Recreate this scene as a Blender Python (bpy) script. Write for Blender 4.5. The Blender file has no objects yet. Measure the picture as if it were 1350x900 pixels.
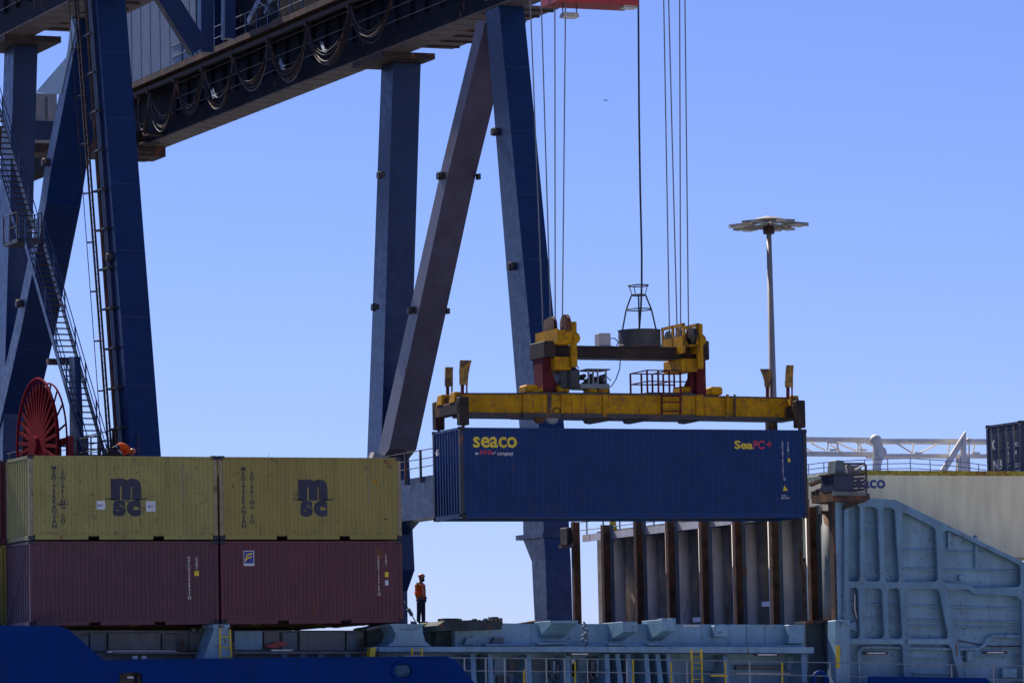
import bpy, bmesh, math, random
from mathutils import Vector, Matrix
random.seed(7)
scene = bpy.context.scene
COL = scene.collection
PI = math.pi

# ---------------------------------------------------------------- camera, sky, sun
# World axes: X runs along the moored ship, Y points from the ship's side towards the quay, Z is up.
FOC = 6000.0; PSI = 0.4115; PITCH = 0.0883; ROLL = -0.0204; CZ = 5.0
cp, sp = math.cos(PSI), math.sin(PSI)
ct, st = math.cos(PITCH), math.sin(PITCH)
cr, sr = math.cos(ROLL), math.sin(ROLL)
def cam2world(x, y, z): return Vector((x*cp + y*sp, -x*sp + y*cp, z))
right0 = cam2world(1, 0, 0); up0 = cam2world(0, -st, ct); fwd = cam2world(0, ct, st)
right = cr*right0 + sr*up0; up = -sr*right0 + cr*up0
cam_data = bpy.data.cameras.new('camera')
cam = bpy.data.objects.new('camera', cam_data); COL.objects.link(cam)
cam_data.sensor_width = 36.0; cam_data.lens = FOC*36.0/1350.0
cam_data.clip_start = 0.5; cam_data.clip_end = 9000
m = Matrix.Identity(4)
for i, v in enumerate((right, up, -fwd)):
    for j in range(3): m[j][i] = v[j]
m.translation = Vector((0, 0, CZ))
cam.matrix_world = m
scene.camera = cam

SUN = Vector((-0.10, 0.66, 0.73)).normalized()
world = bpy.data.worlds.new('World'); scene.world = world; world.use_nodes = True
wn = world.node_tree; wn.nodes.clear()
sky = wn.nodes.new('ShaderNodeTexSky'); sky.sky_type = 'NISHITA'; sky.sun_disc = False
sky.sun_elevation = math.asin(SUN.z)
sky.sun_rotation = math.atan2(SUN.x, SUN.y)
sky.altitude = 0; sky.air_density = 0.8; sky.dust_density = 0.15; sky.ozone_density = 2.0
tint = wn.nodes.new('ShaderNodeMix'); tint.data_type = 'RGBA'; tint.blend_type = 'MULTIPLY'
tint.inputs[0].default_value = 1.0; tint.inputs[7].default_value = (0.725, 0.785, 1.30, 1)
bg = wn.nodes.new('ShaderNodeBackground'); bg.inputs[1].default_value = 0.068
wo = wn.nodes.new('ShaderNodeOutputWorld')
wn.links.new(sky.outputs[0], tint.inputs[6]); wn.links.new(tint.outputs[2], bg.inputs[0]); wn.links.new(bg.outputs[0], wo.inputs[0])
sl = bpy.data.lights.new('sun', 'SUN'); sl.energy = 5.0; sl.angle = math.radians(0.53); sl.color = (1.0, 0.93, 0.82)
so = bpy.data.objects.new('sun', sl); COL.objects.link(so)
so.rotation_euler = (-SUN).to_track_quat('-Z', 'Y').to_euler()
so.location = (0, 0, 60)
vs = scene.view_settings
vs.view_transform = 'Standard'; vs.look = 'None'; vs.exposure = 0.5; vs.gamma = 1.0

# ---------------------------------------------------------------- measuring
def ray(px, py):
    a = (px-675)/FOC; b = -(py-450)/FOC
    u = a*cr - b*sr; v = a*sr + b*cr
    return cam2world(u, ct - v*st, st + v*ct)
def PY(px, py, Y):
    d = ray(px, py); t = Y/d.y; return Vector((d.x*t, Y, CZ + d.z*t))
def PX(px, py, X):
    d = ray(px, py); t = X/d.x; return Vector((X, d.y*t, CZ + d.z*t))
def SH(x, y, z): v = cam2world(x, y, z); return Vector((v.x, v.y, v.z + CZ))

# ---------------------------------------------------------------- materials
def mat(name, rgb, rough=0.5, metal=0.0, dent=0.02, var=0.15, scale=1.5, rust=0.0, rust_scale=2.0, streak=0.0,
        rustcol=(0.11, 0.045, 0.022), bump=0.0, bscale=30, emit=None, dirt=0.0, spec=0.5):
    M = bpy.data.materials.new(name); M.use_nodes = True
    N = M.node_tree; n = N.nodes; L = N.links
    b = n['Principled BSDF']
    b.inputs['Roughness'].default_value = rough; b.inputs['Metallic'].default_value = metal
    b.inputs['Specular IOR Level'].default_value = spec
    geo = n.new('ShaderNodeNewGeometry')
    def noise(sc, vec=(1, 1, 1), det=5, dist=0.0):
        mp = n.new('ShaderNodeMapping'); mp.inputs['Scale'].default_value = vec
        L.new(geo.outputs['Position'], mp.inputs[0])
        t = n.new('ShaderNodeTexNoise'); t.inputs['Scale'].default_value = sc; t.inputs['Detail'].default_value = det
        t.inputs['Distortion'].default_value = dist
        L.new(mp.outputs[0], t.inputs['Vector']); return t.outputs['Fac']
    def ramp(src, a, c):
        r = n.new('ShaderNodeMapRange'); r.inputs[1].default_value = a; r.inputs[2].default_value = c
        L.new(src, r.inputs[0]); return r.outputs[0]
    def mix(f, A, B, mode='MIX'):
        x = n.new('ShaderNodeMix'); x.data_type = 'RGBA'; x.blend_type = mode
        if isinstance(f, float): x.inputs[0].default_value = f
        else: L.new(f, x.inputs[0])
        for s, v in ((6, A), (7, B)):
            if isinstance(v, tuple): x.inputs[s].default_value = (*v[:3], 1)
            else: L.new(v, x.inputs[s])
        return x.outputs[2]
    lo = tuple(max(0, c*(1-var)) for c in rgb); hi = tuple(min(1, c*(1+var) + 0.004*var) for c in rgb)
    c = mix(ramp(noise(scale), 0.3, 0.7), lo, hi)
    f2 = noise(1.3, (3.0, 3.0, 0.35), 4)                     # faint vertical weather streaks
    c = mix(ramp(f2, 0.45, 0.85), c, tuple(x*0.72 + 0.006 for x in rgb))
    if dirt:
        c = mix(ramp(noise(5.0, (1, 1, 1), 8, 1.0), 0.62-dirt*0.2, 0.8), c, (0.05, 0.045, 0.04))
    if rust:
        fr = ramp(noise(rust_scale, (1, 1, 0.5) if not streak else (4, 4, 0.4), 9, 0.6), 0.68 - rust*0.3, 0.74 - rust*0.22)
        c = mix(fr, c, mix(ramp(noise(9.0), 0.3, 0.7), rustcol, tuple(x*2.1 for x in rustcol)))
        rr = n.new('ShaderNodeMapRange'); rr.inputs[3].default_value = rough; rr.inputs[4].default_value = 0.85
        L.new(fr, rr.inputs[0]); L.new(rr.outputs[0], b.inputs['Roughness'])
    else:
        rr = n.new('ShaderNodeMapRange'); rr.inputs[1].default_value = 0.3; rr.inputs[2].default_value = 0.7
        rr.inputs[3].default_value = max(0.05, rough-0.08); rr.inputs[4].default_value = min(1, rough+0.12)
        L.new(noise(3.0), rr.inputs[0]); L.new(rr.outputs[0], b.inputs['Roughness'])
    L.new(c, b.inputs['Base Color'])
    bp = n.new('ShaderNodeBump'); bp.inputs['Strength'].default_value = 0.25 if not bump else bump
    bp.inputs['Distance'].default_value = dent
    L.new(noise(bscale if bump else 1.1, (1, 1, 1), 4), bp.inputs['Height']); L.new(bp.outputs[0], b.inputs['Normal'])
    if emit:
        b.inputs['Emission Color'].default_value = (*emit[:3], 1); b.inputs['Emission Strength'].default_value = emit[3]
    return M
M = {}
M['crane'] = mat('crane blue paint', (0.0030, 0.024, 0.092), 0.32, var=0.12, scale=0.6, spec=0.38, dent=0.001)
M['brace'] = mat('blue brace paint with ground reflection', (0.125, 0.105, 0.130), 0.34, dent=0.001, var=0.2, scale=0.7, rust=0.06, rust_scale=1.0, spec=0.36)  # brown reflection of the ground is put into this base colour
M['web_dark'] = mat('shade-darkened blue girder paint', (0.006, 0.009, 0.020), 0.75, var=0.5, scale=2, rust=0.12, spec=0.15)  # base colour carries the shade under the walkway
M['crane_house'] = mat('pale grey house cladding', (0.10, 0.13, 0.18), 0.45, var=0.15)
M['crane_pale'] = mat('pale teal grey paint', (0.30, 0.40, 0.42), 0.45, var=0.12)
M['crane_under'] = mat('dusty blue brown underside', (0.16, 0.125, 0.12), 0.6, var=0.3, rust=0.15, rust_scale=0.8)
M['rust_steel'] = mat('rusty brown steel', (0.060, 0.032, 0.022), 0.75, var=0.5, scale=4, rust=0.5)
M['guide_rust'] = mat('brown rusty guide rail', (0.085, 0.052, 0.034), 0.8, var=0.5, scale=3, rust=0.5, rust_scale=3, rustcol=(0.10, 0.040, 0.022), spec=0.2)
M['dark_rust'] = mat('dark rusty steel', (0.035, 0.020, 0.018), 0.7, var=0.4, scale=3, rust=0.35)
M['yellow_cont'] = mat('ochre yellow container paint', (0.25, 0.235, 0.066), 0.55, var=0.10, rust=0.05, rust_scale=2.5, streak=1, dirt=0.15, dent=0.07)
M['yellow_cont2'] = mat('yellow container paint', (0.245, 0.208, 0.046), 0.55, var=0.08, rust=0.02, rust_scale=2.5, dirt=0.05, dent=0.07)
M['maroon'] = mat('maroon container paint', (0.070, 0.018, 0.036), 0.55, var=0.15, rust=0.03, rust_scale=3, dent=0.07)
M['maroon2'] = mat('red brown container paint', (0.088, 0.017, 0.030), 0.55, var=0.12, rust=0.03, rust_scale=3, dent=0.07)
M['post_dirty'] = mat('scuffed grey yellow post', (0.23, 0.20, 0.12), 0.6, var=0.3, scale=5, rust=0.25, rust_scale=3)
M['blue_cont'] = mat('navy container paint', (0.0002, 0.030, 0.135), 0.45, var=0.10, rust=0.0, spec=0.25, dent=0.07)
M['blue_frame'] = mat('dark scuffed container frame', (0.020, 0.025, 0.045), 0.6, var=0.3, rust=0.25, rust_scale=3)
M['dark_cont'] = mat('dark navy container paint', (0.012, 0.022, 0.060), 0.5, var=0.2, rust=0.15)
M['white_cont'] = mat('weathered off-white container paint', (0.82, 0.76, 0.50), 0.5, var=0.05, scale=0.8, rust=0.0, dirt=0.0, dent=0.07)
M['moss'] = mat('green and orange algae', (0.40, 0.32, 0.04), 0.9, var=0.6, scale=9, rust=0.45, rust_scale=4, rustcol=(0.16, 0.07, 0.02))
M['navy_ink'] = mat('navy lettering', (0.012, 0.016, 0.045), 0.55, var=0.1)
M['blue_ink'] = mat('blue lettering', (0.02, 0.05, 0.26), 0.5, var=0.05)
M['yellow_ink'] = mat('yellow lettering', (0.72, 0.55, 0.02), 0.5, var=0.05)
M['red_ink'] = mat('red lettering', (0.55, 0.03, 0.06), 0.5, var=0.05)
M['white_ink'] = mat('white lettering', (0.70, 0.70, 0.72), 0.5, var=0.05)
M['grey_ink'] = mat('faded grey lettering', (0.20, 0.21, 0.20), 0.6, var=0.1)
M['sticker'] = mat('white sticker', (0.55, 0.60, 0.66), 0.4, var=0.1)
M['spreader'] = mat('worn chrome yellow paint', (0.42, 0.215, 0.001), 0.6, var=0.22, scale=3, rust=0.26, rust_scale=2.2, streak=1, dirt=0.45, spec=0.15)
M['pack_dark'] = mat('oily black machinery', (0.016, 0.022, 0.026), 0.45, var=0.4, scale=5)
M['flipper'] = mat('scraped yellow brown steel', (0.26, 0.15, 0.02), 0.55, var=0.5, scale=7, rust=0.45, rust_scale=5, rustcol=(0.05, 0.03, 0.025))
M['spreader_dark'] = mat('greasy dark steel', (0.030, 0.025, 0.028), 0.5, var=0.4, rust=0.3)
M['headblock'] = mat('dull dark brown paint', (0.030, 0.022, 0.022), 0.7, var=0.4, rust=0.3, spec=0.2)
M['post_red'] = mat('faded dark red paint', (0.085, 0.012, 0.018), 0.75, var=0.3, rust=0.25, spec=0.12)
M['coil_dark'] = mat('wound dark cable', (0.040, 0.005, 0.008), 0.9, var=0.4, scale=6, spec=0.05)
M['red_paint'] = mat('bright red paint', (0.34, 0.020, 0.018), 0.45, var=0.15, rust=0.05)
M['reel_red'] = mat('crimson reel paint', (0.16, 0.004, 0.012), 0.9, var=0.35, spec=0.04)
M['black_rubber'] = mat('black rubber', (0.018, 0.018, 0.020), 0.6, var=0.2)
M['tub'] = mat('charcoal tub coating', (0.040, 0.042, 0.050), 0.6, var=0.25, scale=4)
M['rope'] = mat('greased steel rope', (0.16, 0.17, 0.18), 0.45, metal=0.5, var=0.1)
M['grey_box'] = mat('light grey cabinet', (0.34, 0.34, 0.36), 0.5, var=0.1)
M['aluminium'] = mat('bare aluminium', (0.14, 0.17, 0.19), 0.45, metal=0.2, var=0.2)
M['hull'] = mat('royal blue hull paint', (0.0, 0.030, 0.180), 0.55, var=0.10, scale=0.5, spec=0.06, dent=0.07)
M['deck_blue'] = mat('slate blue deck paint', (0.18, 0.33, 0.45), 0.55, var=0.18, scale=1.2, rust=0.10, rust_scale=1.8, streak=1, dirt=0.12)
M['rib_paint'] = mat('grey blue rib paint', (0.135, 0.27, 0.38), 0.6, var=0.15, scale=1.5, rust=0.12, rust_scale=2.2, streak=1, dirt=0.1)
M['deck_green'] = mat('dark green grey deck paint', (0.040, 0.056, 0.060), 0.75, var=0.35, scale=3, rust=0.25, spec=0.2)  # darkest deck tone, a green grey
M['deck_dark'] = mat('dark slate deck paint', (0.09, 0.13, 0.165), 0.6, var=0.25, rust=0.15)  # darker slate than the main deck paint
M['deck_grey'] = mat('dull grey hatch paint', (0.12, 0.135, 0.145), 0.6, var=0.25, scale=2, rust=0.15, rust_scale=1.5)
M['bulk_grey'] = mat('pale grey bulkhead paint', (0.78, 0.71, 0.64), 0.6, var=0.12, rust=0.12, rust_scale=1.4, streak=1)
M['recess'] = mat('grimy grey brown recess plating', (0.30, 0.25, 0.19), 0.8, var=0.4, scale=1.5, rust=0.3, rust_scale=1.5)  # browner and darker than the bulkhead columns
M['rail_grey'] = mat('galvanised rail', (0.30, 0.33, 0.36), 0.45, metal=0.3, var=0.1)
M['ladder_yellow'] = mat('yellow ladder paint', (0.62, 0.46, 0.02), 0.5, var=0.1, rust=0.05)
M['mast'] = mat('galvanised mast', (0.37, 0.33, 0.29), 0.5, metal=0.0, var=0.08)
M['lamp_grey'] = mat('grey luminaire housing', (0.36, 0.34, 0.30), 0.5, var=0.3, scale=3)
M['jib'] = mat('off white crane paint', (0.85, 0.78, 0.64), 0.55, var=0.08)
M['lens'] = mat('floodlight glass', (0.62, 0.62, 0.58), 0.15, var=0.05)
M['orange'] = mat('hi-vis orange cloth', (1.0, 0.16, 0.008), 0.8, var=0.1, scale=6)
M['reflect'] = mat('silver reflective tape', (0.65, 0.65, 0.62), 0.3, var=0.1)
M['navy_cloth'] = mat('dark navy work trousers', (0.020, 0.022, 0.032), 0.9, var=0.3, scale=8)
M['skin'] = mat('tanned skin', (0.20, 0.10, 0.065), 0.6, var=0.1)
M['helmet'] = mat('orange helmet', (0.50, 0.14, 0.04), 0.35, var=0.1)
M['beard'] = mat('dark hair', (0.012, 0.010, 0.009), 0.9, var=0.2)
M['water'] = mat('harbour water', (0.010, 0.035, 0.050), 0.12, var=0.2, scale=0.05, bump=0.6, bscale=0.8)
M['concrete'] = mat('quay asphalt', (0.075, 0.080, 0.090), 0.9, var=0.15, scale=0.2, bump=0.3)
M['concrete_pale'] = mat('pale bounce apron concrete', (0.46, 0.42, 0.36), 0.9, var=0.12, scale=0.2, bump=0.3)  # pale warm tone chosen to bounce fill light
def make_cloth(m, rgb):
    n = m.node_tree.nodes; L = m.node_tree.links; b = n['Principled BSDF']; out = n['Material Output']
    t = n.new('ShaderNodeBsdfTranslucent'); t.inputs[0].default_value = (*rgb, 1); x = n.new('ShaderNodeMixShader'); x.inputs[0].default_value = 0.35
    L.new(b.outputs[0], x.inputs[1]); L.new(t.outputs[0], x.inputs[2]); L.new(x.outputs[0], out.inputs[0])
make_cloth(M['orange'], (1.0, 0.20, 0.01))
M['bird'] = mat('grey gull feathers', (0.12, 0.12, 0.13), 0.9, var=0.1)

# ---------------------------------------------------------------- building helpers
class MB:
    def __init__(self): self.v = []; self.f = []
    def add(self, vs, fs):
        k = len(self.v); self.v += [tuple(x) for x in vs]; self.f += [tuple(i+k for i in f) for f in fs]; return self
    def box(self, a, b):
        x0, x1 = sorted((a[0], b[0])); y0, y1 = sorted((a[1], b[1])); z0, z1 = sorted((a[2], b[2]))
        return self.add([(x0,y0,z0),(x1,y0,z0),(x1,y1,z0),(x0,y1,z0),(x0,y0,z1),(x1,y0,z1),(x1,y1,z1),(x0,y1,z1)],
                 [(0,3,2,1),(4,5,6,7),(0,1,5,4),(1,2,6,5),(2,3,7,6),(3,0,4,7)])
    def hexa(self, bot, top):
        return self.add(list(bot)+list(top), [(0,3,2,1),(4,5,6,7),(0,1,5,4),(1,2,6,5),(2,3,7,6),(3,0,4,7)])
    def bar(self, a, b, w, h, upv=(0, 0, 1)):
        a = Vector(a); b = Vector(b); d = (b-a).normalized(); u = Vector(upv)
        if abs(d.dot(u)) > 0.99: u = Vector((0, 1, 0))
        s = d.cross(u).normalized()*w/2; t = s.cross(d).normalized()*h/2
        return self.hexa([a-s-t, a+s-t, b+s-t, b-s-t], [a-s+t, a+s+t, b+s+t, b-s+t])
    def tube(self, pts, r, n=8, closed=False, cap=True):
        P = [Vector(p) for p in pts]; R = r if isinstance(r, (list, tuple)) else [r]*len(P)
        k = len(self.v); m_ = len(P); prev = None
        for i, p in enumerate(P):
            if closed: d = (P[(i+1) % m_]-P[i-1]).normalized()
            else: d = (P[min(i+1, m_-1)]-P[max(i-1, 0)]).normalized()
            if prev is None:
                ref = Vector((0, 0, 1)) if abs(d.z) < 0.9 else Vector((1, 0, 0))
                s = d.cross(ref).normalized()
            else: s = (prev - d*prev.dot(d)).normalized()
            prev = s; t = d.cross(s)
            for j in range(n):
                a = 2*PI*j/n; self.v.append(tuple(p + (s*math.cos(a)+t*math.sin(a))*R[i]))
        for i in range(m_ if closed else m_-1):
            for j in range(n):
                a0 = k+i*n+j; a1 = k+i*n+(j+1) % n; i2 = (i+1) % m_
                self.f.append((a0, a1, k+i2*n+(j+1) % n, k+i2*n+j))
        if cap and not closed:
            self.f.append(tuple(k+j for j in reversed(range(n)))); self.f.append(tuple(k+(m_-1)*n+j for j in range(n)))
        return self
    def ring(self, c, r, tr, axis='z', n=24, tn=6):
        c = Vector(c); pts = []
        for i in range(n):
            a = 2*PI*i/n; x, y = math.cos(a)*r, math.sin(a)*r
            pts.append(c + {'z': Vector((x, y, 0)), 'x': Vector((0, x, y)), 'y': Vector((x, 0, y))}[axis])
        return self.tube(pts, tr, tn, closed=True)
    def prism(self, pts, off):           # pts: coplanar 3-D outline; off: extrusion vector
        off = Vector(off); P = [Vector(p) for p in pts]; n = len(P)
        return self.add(P+[p+off for p in P], [tuple(range(n)), tuple(reversed(range(n, 2*n)))] +
                 [(i, (i+1) % n, n+(i+1) % n, n+i)[::-1] for i in range(n)])
    def lathe(self, c, prof, n=20, axis='z'):
        c = Vector(c); k = len(self.v)
        for (r, h) in prof:
            for j in range(n):
                a = 2*PI*j/n; x, y = r*math.cos(a), r*math.sin(a)
                self.v.append(tuple(c + {'z': Vector((x, y, h)), 'x': Vector((h, x, y)), 'y': Vector((x, h, y))}[axis]))
        for i in range(len(prof)-1):
            for j in range(n):
                self.f.append((k+i*n+j, k+i*n+(j+1) % n, k+(i+1)*n+(j+1) % n, k+(i+1)*n+j))
        self.f.append(tuple(k+j for j in range(n))[::-1]); self.f.append(tuple(k+(len(prof)-1)*n+j for j in range(n)))
        return self
    def sphere(self, c, r, sc=(1, 1, 1), n=12, m_=8):
        c = Vector(c)
        prof = [(r*math.sin(PI*i/m_)+1e-4, -r*math.cos(PI*i/m_)) for i in range(m_+1)]
        k = len(self.v); self.lathe((0, 0, 0), prof, n)
        for i in range(k, len(self.v)):
            v = self.v[i]; self.v[i] = (c.x+v[0]*sc[0], c.y+v[1]*sc[1], c.z+v[2]*sc[2])
        return self
    def mesh(self, name, smooth=False, bevel=0.0):
        me = bpy.data.meshes.new(name); me.from_pydata(self.v, [], self.f); me.update()
        b = bmesh.new(); b.from_mesh(me); bmesh.ops.recalc_face_normals(b, faces=b.faces)
        if bevel: bmesh.ops.bevel(b, geom=list(b.edges), offset=bevel, segments=1, affect='EDGES', profile=0.5)
        b.to_mesh(me); b.free()
        if smooth:
            for p in me.polygons: p.use_smooth = True
        return me
    def build(self, name, material, parent=None, smooth=False, bevel=0.0, label=None):
        return link(name, self.mesh(name, smooth, bevel), material, parent, label)

def link(name, me, material=None, parent=None, label=None, loc=None):
    o = bpy.data.objects.new(name, me); COL.objects.link(o)
    if material is not None and me is not None and not me.materials: me.materials.append(M[material])
    if parent is not None: o.parent = parent
    if loc is not None: o.location = loc
    if label: o['label'] = label
    return o
def tag(o, label, cat, group=None):
    o['label'] = label; o['category'] = cat
    if group: o['group'] = group
    return o
def thing(name, label, cat, loc=(0, 0, 0), rz=0.0, group=None):
    o = bpy.data.objects.new(name, None); COL.objects.link(o); o.empty_display_size = 0.3
    o.location = loc; o.rotation_euler = (0, 0, rz)
    return tag(o, label, cat, group)
def at_origin(o):                       # put a thing's empty at its base while its parts stay where they were built
    cs = [c for c in bpy.data.objects if c.parent == o]
    return o
def posts(name, ends, w, material, parent, conv=None):
    for a, b in ends:
        a = Vector(a); b = Vector(b); mb = MB()
        if conv: a = conv(a); b = conv(b)
        mb.bar((0, 0, 0), b-a, w, w); o = mb.build(name, material, parent); o.location = a
def struct(o): o['kind'] = 'structure'; return o
def copy_tree(o, parent=None):
    c = o.copy(); COL.objects.link(c)
    if parent is not None: c.parent = parent
    for ch in [x for x in bpy.data.objects if x.parent == o]: copy_tree(ch, c)
    return c
def rebase(root, loc):                  # move the empty to `loc`, keep the children in place
    root.location = loc
    for c in [x for x in bpy.data.objects if x.parent == root]: c.location = Vector(c.location) - Vector(loc)
def rounded(pts, r):
    out = []; n = len(pts)
    for i in range(n):
        p = Vector((*pts[i], 0)); a = Vector((*pts[i-1], 0)); b = Vector((*pts[(i+1) % n], 0))
        d1 = (a-p); d2 = (b-p); rr = min(r, d1.length*0.45, d2.length*0.45)
        s = p+d1.normalized()*rr; e = p+d2.normalized()*rr
        for k in range(5):
            t = k/4; q = s*(1-t)**2 + p*2*t*(1-t) + e*t*t; out.append((q.x, q.y))
    return out
def curve_mesh(outers, holes, thick):   # 2-D outlines with holes -> mesh in XY, thickness along z
    cu = bpy.data.curves.new('outline', 'CURVE'); cu.dimensions = '2D'; cu.fill_mode = 'BOTH'; cu.extrude = thick/2
    for loop in list(outers)+list(holes):
        s = cu.splines.new('POLY'); s.points.add(len(loop)-1); s.use_cyclic_u = True
        for i, (x, y) in enumerate(loop): s.points[i].co = (x, y, 0, 1)
    o = bpy.data.objects.new('outline', cu); COL.objects.link(o)
    dg = bpy.context.evaluated_depsgraph_get(); dg.update()
    me = bpy.data.meshes.new_from_object(o.evaluated_get(dg)); bpy.data.objects.remove(o); bpy.data.curves.remove(cu)
    return me
def plateY(name, outer, holes, Y, thick, material, parent=None, r=0.25, label=None):
    """plate standing in the plane Y (front face), outlines given as (X, Z)"""
    me = curve_mesh([outer], [rounded(h, r) for h in holes], thick)
    for v in me.vertices: x, y, z = v.co; v.co = (x, Y + thick/2 + z, y)
    me.materials.clear()
    return link(name, me, material, parent, label)
def xz(pts, Y): return [(p.x, p.z) for p in (PY(a, b, Y) for a, b in pts)]
def slabY(pts, Y, thick): return MB().prism([PY(a, b, Y) for a, b in pts], (0, thick, 0))

def text_mesh(s, x, z, w, h, bold=0.0, yfun=None, vertical=False, spacing=1.0, align='C'):
    """mesh of the string s filling the box x..x+w, z..z+h in the XZ plane (front at y from yfun)"""
    cu = bpy.data.curves.new('t', 'FONT'); cu.body = s if not vertical else '\n'.join(s)
    cu.offset = bold; cu.fill_mode = 'FRONT'; cu.resolution_u = 3; cu.space_character = spacing
    if vertical: cu.align_x = 'CENTER'; cu.space_line = 0.82
    o = bpy.data.objects.new('t', cu); COL.objects.link(o)
    dg = bpy.context.evaluated_depsgraph_get(); dg.update()
    me = bpy.data.meshes.new_from_object(o.evaluated_get(dg)); bpy.data.objects.remove(o); bpy.data.curves.remove(cu)
    me.materials.clear()
    xs = [v.co.x for v in me.vertices]; ys = [v.co.y for v in me.vertices]
    x0, x1, y0, y1 = min(xs), max(xs), min(ys), max(ys)
    for v in me.vertices:
        v.co = (x + (v.co.x-x0)/(x1-x0)*w, 0, z + (v.co.y-y0)/(y1-y0)*h)
    return me
def merge(meshes, name):
    b = bmesh.new()
    for me in meshes: b.from_mesh(me)
    out = bpy.data.meshes.new(name); b.to_mesh(out); b.free(); return out
# ---------------------------------------------------------------- containers
CW = 2.438
def corr_points(L, pitch, depth, x0=0.13, y0=0.012):
    """(x, y) polyline of a corrugated wall; y0 outer face, y0+depth recess"""
    n = max(1, round((L-2*x0)/pitch)); p = (L-2*x0)/n; out = [(x0, y0)]
    for i in range(n):
        a = x0+i*p
        out += [(a+p*0.27, y0), (a+p*0.48, y0+depth), (a+p*0.77, y0+depth), (a+p*0.98, y0)]
    out.append((L-x0, y0)); return out
def corr_fun(pts):
    def f(x):
        for (a, ya), (b, yb) in zip(pts, pts[1:]):
            if a <= x <= b: return ya + (yb-ya)*(x-a)/max(b-a, 1e-6)
        return pts[0][1]
    return f
def wall_mesh(pts, z0, z1, axis='x', flip=False, W=CW):
    mb = MB(); n = len(pts)
    vs = [(x, y, z0) for x, y in pts]+[(x, y, z1) for x, y in pts]
    fs = [(i, i+1, n+i+1, n+i) for i in range(n-1)]
    # closed: give the sheet its thickness behind
    vs += [(x, y+0.012, z0) for x, y in pts]+[(x, y+0.012, z1) for x, y in pts]
    fs += [(2*n+i+1, 2*n+i, 3*n+i, 3*n+i+1) for i in range(n-1)]
    mb.v = vs; mb.f = fs; return mb
CAST = None
def casting_mesh():
    global CAST
    if CAST: return CAST
    mb = MB().box((0, 0, 0), (0.178, 0.162, 0.118)); me = mb.mesh('corner_casting')
    b = bmesh.new(); b.from_mesh(me)
    for f in list(b.faces):
        if f.normal.y < -0.9 or f.normal.x < -0.9:
            r = bmesh.ops.inset_region(b, faces=[f], thickness=0.032)
            nrm = f.normal.copy(); bmesh.ops.translate(b, verts=list(f.verts), vec=-nrm*0.03)
    b.to_mesh(me); b.free(); CAST = me; return me
def decal(root_part, meshes, material, name, yf, pts, x_off=0.0, label=None):
    """lettering painted on the corrugated wall: cut at every fold and laid 3 mm proud of it"""
    me = merge(meshes, name); b = bmesh.new(); b.from_mesh(me)
    xs = [v.co.x for v in b.verts]; lo, hi = min(xs), max(xs)
    for (x, _) in pts:
        if lo < x < hi:
            bmesh.ops.bisect_plane(b, geom=b.verts[:]+b.edges[:]+b.faces[:], plane_co=(x, 0, 0), plane_no=(1, 0, 0), dist=1e-5)
    for v in b.verts: v.co.y = yf(v.co.x)-0.004
    b.to_mesh(me); b.free()
    return link(name, me, material, root_part, label)
def rect_mesh(x, z, w, h):
    me = bpy.data.meshes.new('r'); me.from_pydata([(x, 0, z), (x+w, 0, z), (x+w, 0, z+h), (x, 0, z+h)], [], [(0, 1, 2, 3)]); me.update(); return me
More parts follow.
